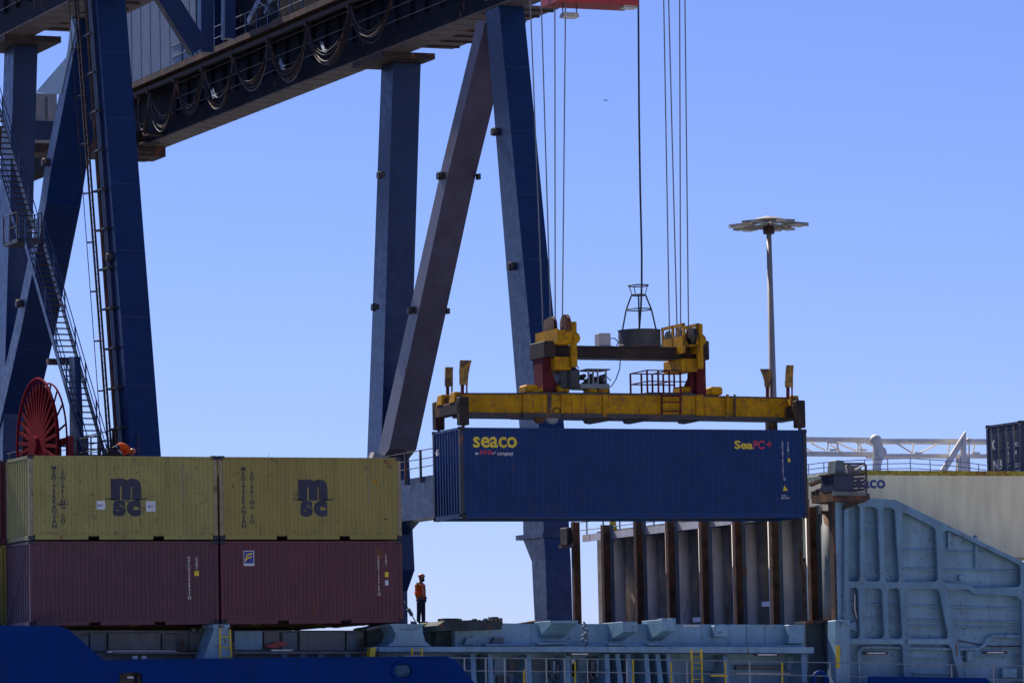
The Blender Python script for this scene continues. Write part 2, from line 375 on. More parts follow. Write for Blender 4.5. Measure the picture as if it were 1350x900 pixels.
def container(label, group, loc, rz, L, H, paint, post, pitch=0.278, pockets=None, doors=False, castmat=None, simple=False, name='shipping_container', rail=None):
    t = thing(name, label, 'container', loc, rz, group)
    pts = corr_points(L, pitch, 0.036); zb, zt = 0.16, H-0.075
    near = wall_mesh(pts, zb, zt).build('side_wall', paint, t)
    fpts = [(x, CW-y) for x, y in pts]
    mb = wall_mesh([(x, y-0.012) for x, y in fpts], zb, zt); mb.build('side_wall', paint, t)
    ep = corr_points(CW, 0.25, 0.045, 0.15, 0.02)
    for xx, sgn in ((0, 1), (L, -1)):
        if xx == 0 and doors: continue
        w = wall_mesh(ep, 0.16, H-0.12)
        w.v = [(xx+sgn*y, x, z) for x, y, z in w.v]; w.build('end_wall', paint, t)
    if doors:
        for k in (0, 1):
            y0 = 0.16+k*1.062
            mb = MB().box((0.03, y0, 0.15), (0.07, y0+1.05, H-0.14))
            for z in (0.18, H*0.36, H*0.64, H-0.2): mb.box((0.018, y0+0.06, z-0.02), (0.03, y0+0.99, z+0.02))
            d = mb.build('door', paint, t)
            for j in (0.28, 0.78):
                MB().tube([(-0.015, y0+j, 0.16), (-0.015, y0+j, H-0.14)], 0.02, 6).build('lock_rod', 'grey_ink', d)
                MB().box((-0.03, y0+j-0.2, 1.05), (0.0, y0+j+0.02, 1.10)).build('door_handle', 'grey_ink', d)
    # roof with transverse corrugations that show over the top rail
    rp = corr_points(L, pitch, -0.045, 0.18, H-0.055)
    n = len(rp); mb = MB(); mb.v = [(x, 0.03, z) for x, z in rp]+[(x, CW-0.03, z) for x, z in rp]+[(x, 0.03, H-0.09) for x, z in rp]+[(x, CW-0.03, H-0.09) for x, z in rp]
    mb.f = [(i, i+1, n+i+1, n+i) for i in range(n-1)]+[(2*n+i, 2*n+i+1, i+1, i) for i in range(n-1)]+[(3*n+i+1, 3*n+i, n+i, n+i+1) for i in range(n-1)]+[(2*n+i+1, 2*n+i, 3*n+i, 3*n+i+1) for i in range(n-1)]
    mb.build('roof', paint, t)
    MB().box((0.1, 0.1, 0.10), (L-0.1, CW-0.1, 0.15)).build('floor', 'spreader_dark', t)
    for y in (0.0, CW-0.06):
        MB().box((0.17, y+0.002, H-0.085), (L-0.17, y+0.058, H-0.03)).build('top_rail', rail or paint, t)
        segs = []; x = 0.17
        for a, b_ in (pockets or []): segs.append((x, a)); x = b_
        segs.append((x, L-0.17)); mb = MB()
        for a, b_ in segs: mb.box((a, y+0.004, 0.012), (b_, y+0.056, 0.165))
        for a, b_ in (pockets or []): mb.box((a, y+0.006, 0.125), (b_, y+0.056, 0.165))
        mb.build('bottom_rail', rail or paint, t)
    for xx in (0.006, L-0.126):
        MB().box((xx, 0.165, 0.01), (xx+0.12, CW-0.165, 0.15)).build('end_sill', rail or paint, t)
        MB().box((xx, 0.165, H-0.11), (xx+0.12, CW-0.165, H-0.02)).build('end_header', rail or paint, t)
        for y in (0.005, CW-0.145):
            MB().box((xx, y, 0.118), (xx+0.12, y+0.14, H-0.118)).build('corner_post', post, t, bevel=0.012)
    cm = casting_mesh()
    for xx, sx in ((0, 1), (L, -1)):
        for yy, sy in ((0, 1), (CW, -1)):
            for zz in (0, H-0.118):
                c = link('corner_casting', cm, None, t, None, (xx, yy, zz)); c.scale = (sx, sy, 1)
                if not cm.materials: cm.materials.append(M[castmat or 'blue_frame'])
    return t, near, pts

A0 = SH(-14.7269, 137.83, 6.473)          # lower near-left corner of the upper yellow container
B0 = SH(-1.7136, 143.81, 7.171)           # the same corner of the hanging blue container
GA = 'containers stacked on the hatch cover'
H20 = 2.591
P20 = [(1.86, 2.22), (3.95, 4.30)]
def msc(t, near, pts, lx, num, seal):
    """lettering of the yellow boxes; lx, lz are metres from the lower left corner"""
    yf = corr_fun(pts)
    mm = [text_mesh('m', 2.60, 1.22, 0.99, 0.68, bold=0.075)]
    sc_ = [text_mesh('s', 2.66, 0.72, 0.43, 0.50, bold=0.075), text_mesh('c', 3.11, 0.72, 0.46, 0.50, bold=0.075)]
    sw = []
    for a, b_, s in ((2.42, 2.78, -1), (3.42, 3.78, 1)):
        P = []; k = 8
        for i in range(k+1):
            u = i/k; x = a+(b_-a)*u; w = (1-u) if s < 0 else u
            P.append((x, 1.235 + 0.06*w*w))
        q = [(x, 0, z+0.025*(1-((1-i/k) if s < 0 else i/k))) for i, (x, z) in enumerate(P)]+[(x, 0, z-0.03) for x, z in reversed(P)]
        me = bpy.data.meshes.new('s'); me.from_pydata(q, [], [tuple(range(len(q)))]); sw.append(me)
    decal(near, mm+sc_+sw, 'navy_ink', 'emblem', yf, pts)
    decal(near, [text_mesh('MEDITERRANEAN', 0.71+lx, 0.36, 0.17, 1.90, bold=0.028, vertical=True)], 'navy_ink', 'company_name', yf, pts)
    decal(near, [text_mesh('SHIPPING CO', 0.99+lx, 0.50, 0.17, 1.62, bold=0.028, vertical=True)], 'navy_ink', 'company_name', yf, pts)
    decal(near, [text_mesh(num, 4.93, 1.10, 0.07, 1.25, bold=0.01, vertical=True)], 'grey_ink', 'container_number', yf, pts)
    decal(near, [text_mesh('22G1', 5.17, 2.0, 0.07, 0.42, vertical=True)], 'grey_ink', 'type_code', yf, pts)
    if seal: decal(near, [rect_mesh(5.14, 1.72, 0.13, 0.14)], 'spreader', 'sticker', yf, pts)
t1, n1, p1 = container('weathered ochre 20-foot container with white stickers beside its logo, upper left of the stack', GA,
    A0, 0, 6.058, H20, 'yellow_cont', 'post_dirty', pockets=P20)
msc(t1, n1, p1, 0.0, 'MSCU1264830', False)
yf = corr_fun(p1)
decal(n1, [rect_mesh(2.14, 0.93, 0.27, 0.26)], 'sticker', 'sticker', yf, p1); decal(n1, [rect_mesh(3.73, 0.87, 0.30, 0.32)], 'sticker', 'sticker', yf, p1)
decal(n1, [text_mesh('MSC', 2.18, 1.02, 0.19, 0.07, bold=0.01)], 'blue_ink', 'sticker_print', lambda x: yf(x)-0.003, p1)
decal(n1, [text_mesh('MSC', 3.79, 0.99, 0.19, 0.07, bold=0.01)], 'blue_ink', 'sticker_print', lambda x: yf(x)-0.003, p1)
sc_scr = []
for i in range(26):
    x = random.uniform(0.5, 5.6); z = random.choice([random.uniform(0.95, 1.25), random.uniform(0.3, 2.3)])
    sc_scr.append(rect_mesh(x, z, random.uniform(0.02, 0.16), random.uniform(0.008, 0.035)))
decal(n1, sc_scr, 'rust_steel', 'scuff_marks', lambda x: yf(x)+0.001, p1)['kind'] = 'stuff'
t2, n2, p2 = container('cleaner yellow 20-foot container with navy logo, upper right of the stack', GA,
    A0+Vector((6.12, 0, 0)), 0, 6.058, H20, 'yellow_cont2', 'post_dirty', pockets=P20)
msc(t2, n2, p2, 0.0, 'MSCU2210947', True)
t3, n3, p3 = container('dark maroon 20-foot container with white number near its right end, lower left of the stack', GA,
    A0+Vector((-0.0, 0, -2.604)), 0, 6.058, H20, 'maroon', 'maroon', pockets=P20)
yf3 = corr_fun(p3)
decal(n3, [text_mesh('HPCU2366842', 5.06, 0.92, 0.07, 1.18, bold=0.012, vertical=True), text_mesh('0', 5.05, 0.78, 0.10, 0.10)], 'white_ink', 'container_number', yf3, p3)
decal(n3, [text_mesh('22G1', 5.31, 1.70, 0.07, 0.38, bold=0.012, vertical=True)], 'white_ink', 'type_code', yf3, p3)
decal(n3, [rect_mesh(5.28, 1.50, 0.13, 0.15)], 'yellow_ink', 'sticker', yf3, p3)
MB().tube([(-0.04, 0.25, 2.45), (-0.05, 2.2, 0.25)], 0.016, 6).build('lashing_rod', 'rope', t3)
t4, n4, p4 = container('red-brown 20-foot container with blue and yellow leaf emblem, lower right of the stack', GA,
    A0+Vector((6.12, 0, -2.604)), 0, 6.058, H20, 'maroon2', 'maroon2', pockets=P20)
yf4 = corr_fun(p4)
decal(n4, [rect_mesh(0.76, 1.80, 0.36, 0.47)], 'sticker', 'emblem_border', yf4, p4)
decal(n4, [rect_mesh(0.785, 1.875, 0.31, 0.37)], 'blue_ink', 'emblem_field', lambda x: yf4(x)-0.003, p4)
lf = []
for z0, w0, w1 in ((2.08, 0.86, 1.07), (1.98, 0.86, 1.05)):
    q = [(w0-0.02, 0, z0-0.04), (w0, 0, z0+0.05), (w0+0.06, 0, z0+0.10), (w1, 0, z0+0.12), (w1-0.03, 0, z0+0.075), (w0+0.06, 0, z0+0.05)]
    me = bpy.data.meshes.new('l'); me.from_pydata(q, [], [(0, 5, 4, 3, 2, 1)]); lf.append(me)
q = [(0.81, 0, 1.90), (0.82, 0, 2.02), (0.90, 0, 2.12), (0.87, 0, 2.02)]
me = bpy.data.meshes.new('l'); me.from_pydata(q, [], [(0, 3, 2, 1)]); lf.append(me)
decal(n4, lf, 'yellow_ink', 'emblem_leaf', lambda x: yf4(x)-0.006, p4)
decal(n4, [text_mesh('CXDU124468', 5.22, 1.0, 0.07, 1.10, bold=0.012, vertical=True), text_mesh('0', 5.21, 0.86, 0.10, 0.10)], 'white_ink', 'container_number', yf4, p4)
decal(n4, [text_mesh('22G1', 5.47, 1.78, 0.07, 0.36, bold=0.012, vertical=True)], 'white_ink', 'type_code', yf4, p4)
decal(n4, [rect_mesh(5.45, 1.44, 0.14, 0.16)], 'yellow_ink', 'sticker', yf4, p4)
decal(n4, [rect_mesh(5.45, 1.18, 0.13, 0.16)], 'sticker', 'sticker', yf4, p4)
def scuffs(part, pts, yf, L, H, n, mats, seed):
    rnd = random.Random(seed)
    for k, mt in enumerate(mats):
        out = []
        for i in range(n):
            x = rnd.uniform(0.3, L-0.5); z = rnd.choice([rnd.uniform(0.2, 0.6), rnd.uniform(0.3, H-0.3)]); w = rnd.uniform(0.015, 0.12); h = rnd.uniform(0.01, 0.05)
            if rnd.random() < 0.4: w, h = 0.012, rnd.uniform(0.08, 0.45)
            out.append(rect_mesh(x, z, w, h))
        o = decal(part, out, mt, 'scuff_marks', lambda x: yf(x)+0.0015, pts); o['kind'] = 'stuff'
scuffs(n2, p2, corr_fun(p2), 6.0, 2.6, 7, ['post_dirty', 'rust_steel'], 3)
scuffs(n3, p3, yf3, 6.0, 2.6, 8, ['maroon2', 'spreader_dark'], 4)
scuffs(n4, p4, yf4, 6.0, 2.6, 8, ['maroon', 'rust_steel'], 5)
# rows behind (their ends show as slivers at the left edge, their undersides close the gap under the stack)
XB = A0.x - 0.30
container('red container end just visible at the left edge, above a yellow one', 'containers behind the front row', (XB, A0.y+2.50, A0.z), 0, 12.19, H20, 'maroon2', 'maroon2')
container('yellow container end just visible at the left edge, below a red one', 'containers behind the front row', (XB, A0.y+2.50, A0.z-2.604), 0, 12.19, H20, 'yellow_cont2', 'yellow_cont2')
for k in (2, 3, 4):
    container('maroon container, bottom tier, in the %s row back from the front stack' % {2: 'third', 3: 'fourth', 4: 'fifth'}[k], 'containers behind the front row', (XB, A0.y+2.50*k, A0.z-2.604), 0, 12.19-0.2*k, H20, 'maroon', 'maroon')

# blue 40-foot high cube hanging from the spreader
LB_, HB_ = 12.19, 2.896; RB = -0.023
tb, nb, pb = container('navy blue 40-foot container hanging from the yellow spreader', None, B0, RB, LB_, HB_, 'blue_cont', 'blue_frame', pitch=0.205, rail='blue_cont')
yfb = corr_fun(pb)
def bx(px): return (px-606.5)/459.0*LB_
def bz(py, px): return (685.5 - (px-606)*0.0098 - py)/(123.5-(px-606)*0.0157)*HB_
def bt(s, x0, y0, x1, y1, bold=0.0, vertical=False):
    return text_mesh(s, bx(x0), bz(y1, x0), bx(x1)-bx(x0), bz(y0, x0)-bz(y1, x0), bold=bold, vertical=vertical)
decal(nb, [bt('seaco', 624, 575.5, 680.5, 590.5, bold=0.022)], 'yellow_ink', 'company_name', yfb, pb)
decal(nb, [bt('an', 626, 597, 631, 600, 0.01), bt('company', 655, 597, 675, 602, 0.01)], 'white_ink', 'slogan', yfb, pb)
decal(nb, [bt('HNA', 633, 593.5, 650, 600, 0.02)], 'red_ink', 'slogan', yfb, pb)
q = [bx(647), bx(649), bx(654.5)]
me = bpy.data.meshes.new('v'); me.from_pydata([(q[0], 0, bz(598, 650)), (q[1], 0, bz(600, 650)), (q[2], 0, bz(594, 650)), (q[1], 0, bz(598.5, 650))], [], [(0, 1, 2, 3)])
decal(nb, [me], 'white_ink', 'slogan', yfb, pb)
decal(nb, [bt('Sea', 967.5, 579.5, 992, 591, 0.03)], 'yellow_ink', 'type_name', yfb, pb)
decal(nb, [bt('PC', 993, 579.5, 1008, 591, 0.03), bt('+', 1011, 581, 1018.5, 588, 0.05)], 'red_ink', 'type_name', yfb, pb)
decal(nb, [bt('ZCSU785483', 1031, 581, 1034, 626, 0.012, True), bt('45G1', 1038.5, 581, 1041.5, 598, 0.012, True), bt('0', 1032.5, 628, 1035.5, 632)], 'white_ink', 'container_number', yfb, pb)
decal(nb, [rect_mesh(bx(1039), bz(608, 1040), 0.10, 0.13)], 'yellow_ink', 'sticker', yfb, pb)
me = bpy.data.meshes.new('tri'); me.from_pydata([(bx(1031), 0, bz(645.5, 1032)), (bx(1038), 0, bz(645.5, 1038)), (bx(1034.3), 0, bz(638, 1034))], [], [(0, 1, 2)])
decal(nb, [me], 'yellow_ink', 'warning_triangle', yfb, pb)
decal(nb, [bt('SUPER', 1029, 651, 1036, 653, 0.01), bt('HEAVY DUTY', 1029, 654, 1041, 656.5, 0.01)], 'white_ink', 'notice', yfb, pb)
me = text_mesh('45', 0, 0, 0.30, 0.2, bold=0.02)
for v in me.vertices: x, y, z = v.co; v.co = (0.012, 2.2-x, z+2.1)
link('end_number', me, 'white_ink', tb)
scuffs(nb, pb, yfb, 12.0, 2.8, 22, ['blue_frame', 'crane', 'rust_steel'], 9)
# white and dark containers on the right
tw, nw, pw = container('large off-white container with algae along its top edge, behind the ribbed bulwark', None,
    (PY(1100, 618, 134.0).x, 134.0, PY(1240, 621.5, 134.0).z-HB_), 0, 12.19, HB_, 'white_cont', 'white_cont', pitch=0.278)
# refrigerated box: the near wall is a flat skin
for o in [nw]:
    o.data = MB().box((0.12, 0.0, 0.16), (12.07, 0.04, HB_-0.085)).mesh('side_wall'); o.data.materials.append(M['white_cont'])
MB().box((0.0, -0.008, HB_-0.13), (12.19, 0.25, HB_+0.03)).build('algae_edge', 'moss', tw)
wx = tw.location.x
p_ = PY(1119, 643.5, 134.0); p2_ = PY(1167, 632, 134.0)
me = text_mesh('seaco', p_.x-wx, p_.z-tw.location.z, p2_.x-p_.x, p2_.z-p_.z, bold=0.03)
for v in me.vertices: v.co.y = -0.004
link('company_name', me, 'blue_ink', nw)
dk = PY(1345, 554, 136.8)
td, nd, pd = container('dark navy container with white door markings, standing behind the off-white container', None,
    (dk.x, 136.8, dk.z-H20), 0, 6.058, H20, 'dark_cont', 'dark_cont', doors=True)
def endtext(s, y1, z, w, h, vertical=False):
    me = text_mesh(s, 0, 0, w, h, bold=0.02, vertical=vertical)
    for v in me.vertices: x, y, zz = v.co; v.co = (0.024, y1-x, zz+z)
    link('door_lettering', me, 'white_ink', td)
endtext('K', 2.05, 1.70, 0.22, 0.34); endtext('NB', 2.0, 1.0, 0.62, 0.34); endtext('HPCU', 0.55, 1.72, 0.35, 0.14); endtext('45', 0.50, 1.45, 0.16, 0.14)
endtext('2210\n3040\n2780\n6760', 0.5, 0.35, 0.34, 0.8); endtext('CAU', 0.98, 1.2, 0.09, 0.7, True)
MB().box((0.0, 0.2, 0.15), (0.012, 1.0, 0.20)).build('marking_strip', 'yellow_ink', td)
# ---------------------------------------------------------------- spreader and headblock (local frame of the blue container)
cB, sB = math.cos(RB), math.sin(RB)
def rayB(px, py):
    d = ray(px, py); o = Vector((0, 0, CZ)) - B0
    return Vector((o.x*cB+o.y*sB, -o.x*sB+o.y*cB, o.z)), Vector((d.x*cB+d.y*sB, -d.x*sB+d.y*cB, d.z))
def LY(px, py, y):
    o, d = rayB(px, py); t = (y-o.y)/d.y; return o+d*t
def LX(px, py, x):
    o, d = rayB(px, py); t = (x-o.x)/d.x; return o+d*t
sp_ = thing('container_spreader', 'yellow telescopic spreader with headblock and raised corner flippers, gripping the blue container', 'spreader', B0, RB)
ym = 0.80
def beam(px0, px1, pyt0, pyt1, pyb0, pyb1, y0, y1, name, material):
    a = LY(px0, pyt0, y0); b = LY(px1, pyt1, y0); c = LY(px1, pyb1, y0); d = LY(px0, pyb0, y0)
    return MB().prism([a, b, c, d], (0, y1-y0, 0)).build(name, material, sp_)
# fixed centre box and two telescopic arms
ctr = beam(690, 926, 519, 521.5, 544, 547, 0.72, 1.72, 'centre_beam', 'spreader')
beam(690, 926, 516.6, 519.1, 519.0, 521.5, 0.66, 1.78, 'top_flange', 'spreader_dark')
beam(690, 926, 544.0, 547, 549.6, 553.2, 0.66, 1.78, 'bottom_flange', 'spreader_dark')
beam(610, 690, 519.6, 519.8, 543.2, 544.2, 0.80, 1.64, 'telescopic_arm', 'spreader')
beam(610, 690, 517.6, 517.6, 519.6, 519.8, 0.77, 1.67, 'top_flange', 'spreader_dark')
beam(610, 690, 543.2, 544.2, 548.8, 549.8, 0.77, 1.67, 'bottom_flange', 'spreader_dark')
beam(926, 1046, 523.0, 525.5, 547.8, 550.3, 0.80, 1.64, 'telescopic_arm', 'spreader')
beam(926, 1046, 521.2, 523.6, 523.0, 525.5, 0.77, 1.67, 'top_flange', 'spreader_dark')
beam(926, 1046, 547.8, 550.3, 552.3, 554.6, 0.77, 1.67, 'bottom_flange', 'spreader_dark')
for a, b_ in ((918, 927), (958, 961), (968, 970), (795, 800), (740, 743)):
    beam(a, b_, 519.5, 519.8, 549, 549.2, 0.66, 0.72, 'collar_plate', 'spreader' if b_-a > 2.5 else 'rust_steel')
beam(722, 727, 519.5, 519.5, 543, 543, 0.69, 0.72, 'wear_plate', 'rust_steel')
# end frames
for side, xl in ((0, 0.0), (1, LB_)):
    s = 1 if side == 0 else -1
    x0, x1 = (0.02, 0.34) if side == 0 else (LB_-0.34, LB_-0.02)
    MB().box((x0, 0.02, HB_+0.42), (x1, CW-0.02, HB_+0.80)).build('end_beam', 'headblock', sp_, bevel=0.02)
    for y in (0.0, CW-0.30):
        leg = MB().hexa([(x0, y, HB_+0.05), (x1, y, HB_+0.05), (x1, y+0.30, HB_+0.05), (x0, y+0.30, HB_+0.05)],
                  [(x0, y, HB_+0.95), (x1, y, HB_+0.95), (x1, y+0.30, HB_+0.95), (x0, y+0.30, HB_+0.95)]).build('corner_leg', 'headblock', sp_, bevel=0.025)
        MB().tube([((x0+x1)/2, y+0.15, HB_-0.03), ((x0+x1)/2, y+0.15, HB_+0.06)], 0.055, 8).build('twistlock', 'rust_steel', leg)
    for y in (0.42, 1.55):
        MB().hexa([(x0-0.02, y, HB_+0.80), (x1+0.02, y, HB_+0.80), (x1+0.02, y+0.5, HB_+0.80), (x0-0.02, y+0.5, HB_+0.80)],
                  [(x0+0.02, y+0.05, HB_+1.14), (x1-0.02, y+0.05, HB_+1.14), (x1-0.02, y+0.45, HB_+1.14), (x0+0.02, y+0.45, HB_+1.14)]).build('flipper_gearbox', 'spreader', sp_, bevel=0.02)
        MB().tube([((x0+x1)/2, y-0.02, HB_+0.95), ((x0+x1)/2, y+0.52, HB_+0.95)], 0.10, 10).build('hinge_pin', 'spreader_dark', sp_)
# flippers folded up: stem + flared curved blade
def flipper(pxc, pyt, pyb, pyj, wt, y, bend, ysgn):
    base = LY(pxc, pyb, y); top = LY(pxc, pyt, y); j = LY(pxc, pyj, y)
    f = MB()
    f.bar(base + Vector((-0.05, 0, 0)), (j.x-0.05, y, j.z), 0.08, 0.10); f.bar(base+Vector((0.10, 0, 0)), (j.x+0.10, y, j.z), 0.035, 0.05)
    st_ = f.build('flipper_stem', 'post_red', sp_)
    n = 6; g = MB(); vs = []; H = top.z-j.z
    for i in range(n+1):
        u = i/n; w = 0.13 + (wt-0.13)*u**1.3; z = j.z+H*u; dy = ysgn*0.22*u*u; dx = bend*u*u
        vs.append([(j.x-w+dx, y+dy-0.02, z), (j.x+w+dx, y+dy-0.02, z), (j.x+w+dx, y+dy+0.05, z), (j.x-w+dx, y+dy+0.05, z)])
    for a, b_ in zip(vs, vs[1:]): g.hexa(a, b_)
    g.box((j.x-0.115, y-0.06, j.z-0.05), (j.x+0.115, y+0.1, j.z+0.14))
    g.build('flipper_blade', 'flipper', st_)
flipper(611.5, 475.5, 520, 505, 0.19, 0.05, 0.0, -1)
flipper(592, 483, 524, 507, 0.13, CW-0.1, 0.10, 1)
flipper(1040.5, 482, 526, 508, 0.12, 0.05, -0.05, -1)
flipper(1013.5, 485.5, 525, 508, 0.19, CW-0.1, 0.0, 1)
# skid shoes and cylinders under the beam
for a, b_, y in ((774, 806, 0.9), (826, 856, 0.9), (898, 927, 0.9)):
    p = LY(a, 549.5, y); q = LY(b_, 551.5, y)
    MB().prism([(p.x, y, p.z), (q.x, y, q.z), (q.x-0.02, y, q.z-0.07), (p.x+0.30, y, p.z-0.20), (p.x+0.12, y, p.z-0.18)], (0, 0.5, 0)).build('skid_shoe', 'spreader_dark', sp_)
for px, r in ((711, 0.17), (728, 0.20)):
    c = LY(px, 551, 0.9); MB().lathe((c.x, 0.85, c.z), [(r*0.5, -0.04), (r, 0), (r, 0.16), (r*0.5, 0.2)], 16, 'y').build('cable_wheel', 'rust_steel' if px < 720 else 'grey_box', sp_)
# climbing ladder on the front of the beam
g = MB()
for px in (872.5, 897): posts('ladder_rail', [(LY(px, 517, 0.60), LY(px, 546, 0.60))], 0.05, 'post_red', sp_)
for py in (522, 530, 542): MB().tube([LY(872.5, py, 0.60), LY(897, py, 0.60)], 0.022, 6).build('ladder_rung', 'post_red', sp_)
# headblock: beam, end posts, sheave frames
xL = LY(716, 480, 1.22).x; xR = LY(918, 480, 1.22).x
zt_ = LY(800, 457.5, 0.97).z; zb_ = LY(800, 471.5, 0.97).z
MB().box((xL, 0.95, zb_), (xR, 1.50, zt_)).build('headblock_beam', 'headblock', sp_, bevel=0.02)
MB().box((xL, 0.90, zt_), (xR, 1.55, zt_+0.03)).build('headblock_flange', 'spreader_dark', sp_)
MB().box((xL, 0.90, zb_-0.03), (xR, 1.55, zb_)).build('headblock_flange', 'spreader_dark', sp_)
zdeck = LY(716, 518, 0.8).z
for xx, s in ((xL, 1), (xR, -1)):
    zt2 = LY(715 if s > 0 else 918, 450, 0.9).z
    MB().box((xx-0.17, 0.85, zdeck), (xx+0.17, 1.60, zt2)).build('headblock_post', 'post_red', sp_, bevel=0.02)
    MB().box((xx-0.20, 0.60, zb_-0.05), (xx+0.20, 1.85, zt2+0.0)).build('post_head', 'headblock', sp_, bevel=0.03)
    MB().prism([(xx+s*0.17, 1.0, zdeck), (xx+s*0.17, 1.0, zdeck+0.75), (xx+s*0.55, 1.0, zdeck)], (0, 0.4, 0)).build('gusset', 'post_red', sp_)
    for k in (-0.55, 0.55):
        MB().box((xx+k-0.22, 0.85, zdeck), (xx+k+0.22, 1.5, zdeck+0.28)).build('lock_housing', 'spreader', sp_, bevel=0.06)
# sheave frames: plates running in Y, wheels between them
def sheave_set(xc, y0, y1, z0, z1, n, tall):
    fr = MB()
    for dx in (-0.26, 0.26):
        if tall:
            for yy in (y0, (y0+y1)/2-0.05, y1-0.12): fr.box((xc+dx-0.025, yy, z0), (xc+dx+0.025, yy+0.12, z1))
            fr.box((xc+dx-0.025, y0, z1-0.10), (xc+dx+0.025, y1, z1)); fr.box((xc+dx-0.025, y0, z0-0.25), (xc+dx+0.025, y1, z0+0.32))
        else:
            fr.box((xc+dx-0.025, y0, z0), (xc+dx+0.025, y1, z0+0.48))
    if not tall: fr.box((xc-0.26, y0, z0+0.02), (xc+0.26, y0+0.04, z0+0.44))
    fr.box((xc-0.26, y0+0.1, z0-0.02), (xc+0.26, y1-0.1, z0+0.03))
    f = fr.build('sheave_frame', 'spreader', sp_)
    ys = [y0+0.2+(y1-y0-0.4)*i/(n-1) for i in range(n)]
    zc = z1-0.42 if tall else z0+0.62
    for i, y in enumerate(ys):
        R = 0.34 if not tall else 0.30
        w = MB().lathe((xc+(-0.09 if i % 2 else 0.09), y, zc), [(0.05, -0.07), (R, -0.06), (R, -0.045), (R-0.06, -0.01), (R-0.06, 0.01), (R, 0.045), (R, 0.06), (0.05, 0.07)], 20, 'x')
        w.build('sheave', 'spreader_dark' if tall else 'rust_steel', f, smooth=False)
    return ys, zc
zl0 = LY(735, 456, 1.2).z
ysL, zcL = sheave_set(LX(735, 450, xL+0.42).x, 0.30, 2.15, zl0, zl0+0.8, 3, False)
xsR = LY(897, 440, 1.2).x
zr0 = LY(897, 459, 1.2).z; zr1 = LY(897, 429, 1.2).z
ysR, zcR = sheave_set(xsR, 0.30, 2.10, zr0+0.02, zr1, 4, True)
# yellow hanger boxes under the headblock beam
for xc in (LX(735, 450, xL+0.42).x, xsR):
    z1 = zb_-0.02
    MB().box((xc-0.30, 0.55, z1-0.42), (xc+0.28, 1.95, z1)).build('hanger_box', 'spreader', sp_, bevel=0.02)
    MB().box((xc+0.22, 0.35, z1-0.35), (xc+0.42, 0.50, zt_+0.75)).build('hanger_strap', 'spreader', sp_, bevel=0.015)
    MB().lathe((xc+0.32, 0.30, zt_+0.22), [(0.12, 0), (0.20, 0.02), (0.20, 0.18), (0.12, 0.2)], 14, 'y').build('hanger_pin', 'spreader', sp_)
# cabinet, power pack, guard rail
c0 = LY(790.5, 457, 1.0); c1 = LY(805, 439, 1.0)
MB().box((c0.x, 1.0, c0.z), (c1.x, 1.4, c1.z)).build('cabinet', 'grey_box', sp_, bevel=0.012)
a = LY(740, 512, 0.8); b_ = LY(764, 486, 0.8)
MB().box((a.x, 0.8, a.z), (b_.x-0.1, 1.5, b_.z)).build('oil_tank', 'pack_dark', sp_, bevel=0.05)
MB().lathe((b_.x-0.22, 0.85, (a.z+b_.z)/2), [(0.10, -0.32), (0.22, -0.30), (0.22, 0.26), (0.12, 0.34), (0.05, 0.40)], 16, 'z').build('pump_motor', 'pack_dark', sp_, smooth=False)
a = LY(765, 512, 0.8); b_ = LY(803, 506, 0.8)
MB().box((a.x, 0.75, a.z), (b_.x, 1.55, b_.z)).build('pack_base', 'aluminium', sp_, bevel=0.01)
top = LY(790, 486, 0.8).z
pk = MB().box((LY(773, 487, 0.8).x, 0.75, top-0.04), (LY(804, 487, 0.8).x, 1.55, top)).build('pack_roof', 'spreader_dark', sp_)
for px in (776, 782, 788, 799): q = LY(px, 500, 0.8); MB().box((q.x-0.025, 0.78, b_.z), (q.x+0.025, 0.83, top-0.04)).build('pack_post', 'aluminium', sp_)
g = MB()
for i in range(34):
    x = a.x + (b_.x-a.x)*random.random(); y = random.uniform(0.85, 1.4); z = b_.z + random.uniform(-0.05, 0.30)
    g.lathe((x, y, z), [(0.04, -0.08), (0.07, -0.06), (0.07, 0.06), (0.04, 0.08)], 8, random.choice('xyz'))
for i in range(6):
    x = a.x + (b_.x-a.x)*random.random(); g.tube([(x, 0.8, b_.z), (x+0.1, 0.8, b_.z+0.25), (x+0.3, 0.9, b_.z+0.12)], 0.018, 6)
g.build('valve_block', 'pack_dark', sp_)
for px, w in ((783, 0.16), (798, 0.2), (710, 0.2)):
    q = LY(px, 517, 0.75); MB().box((q.x-w, 0.8, q.z-0.05), (q.x+w, 1.3, q.z+0.14)).build('mounting_foot', 'spreader', sp_, bevel=0.04)
g = MB().tube([LY(818, 471, 1.0), LY(817, 486, 1.0), LY(812, 500, 1.0), LY(806, 509, 1.0), LY(800, 512, 1.0)], 0.018, 6)
g.tube([LY(749, 490, 0.9), LY(752, 481, 0.9), LY(759, 479, 0.9), LY(763, 486, 0.9)], 0.016, 6)
g.tube([LY(805, 446, 1.1), LY(811, 446, 1.1), LY(815, 451, 1.1), LY(812, 457, 1.1), LY(806, 456, 1.1)], 0.018, 6)
g.tube([LY(728, 548, 0.7), LY(730, 539, 0.7), LY(735, 537, 0.7), LY(739, 541, 0.7), LY(740, 549, 0.7)], 0.018, 6)
g.build('hydraulic_hose', 'black_rubber', sp_)
rx0, rx1 = LY(853, 490, 0.75).x, LY(911, 490, 0.75).x
zr_ = LY(860, 488, 0.75).z; zf = LY(860, 517, 0.75).z
g = MB(); gr = MB()
for y in (0.75, 2.1):
    for z in (zr_, (zr_+zf)/2): gr.tube([(rx0, y, z), (rx1, y, z)], 0.022, 6)
    for k in range(5):
        x = rx0+(rx1-rx0)*k/4; posts('guard_post', [((x, y, zf-0.02), (x, y, zr_))], 0.05, 'post_red', sp_)
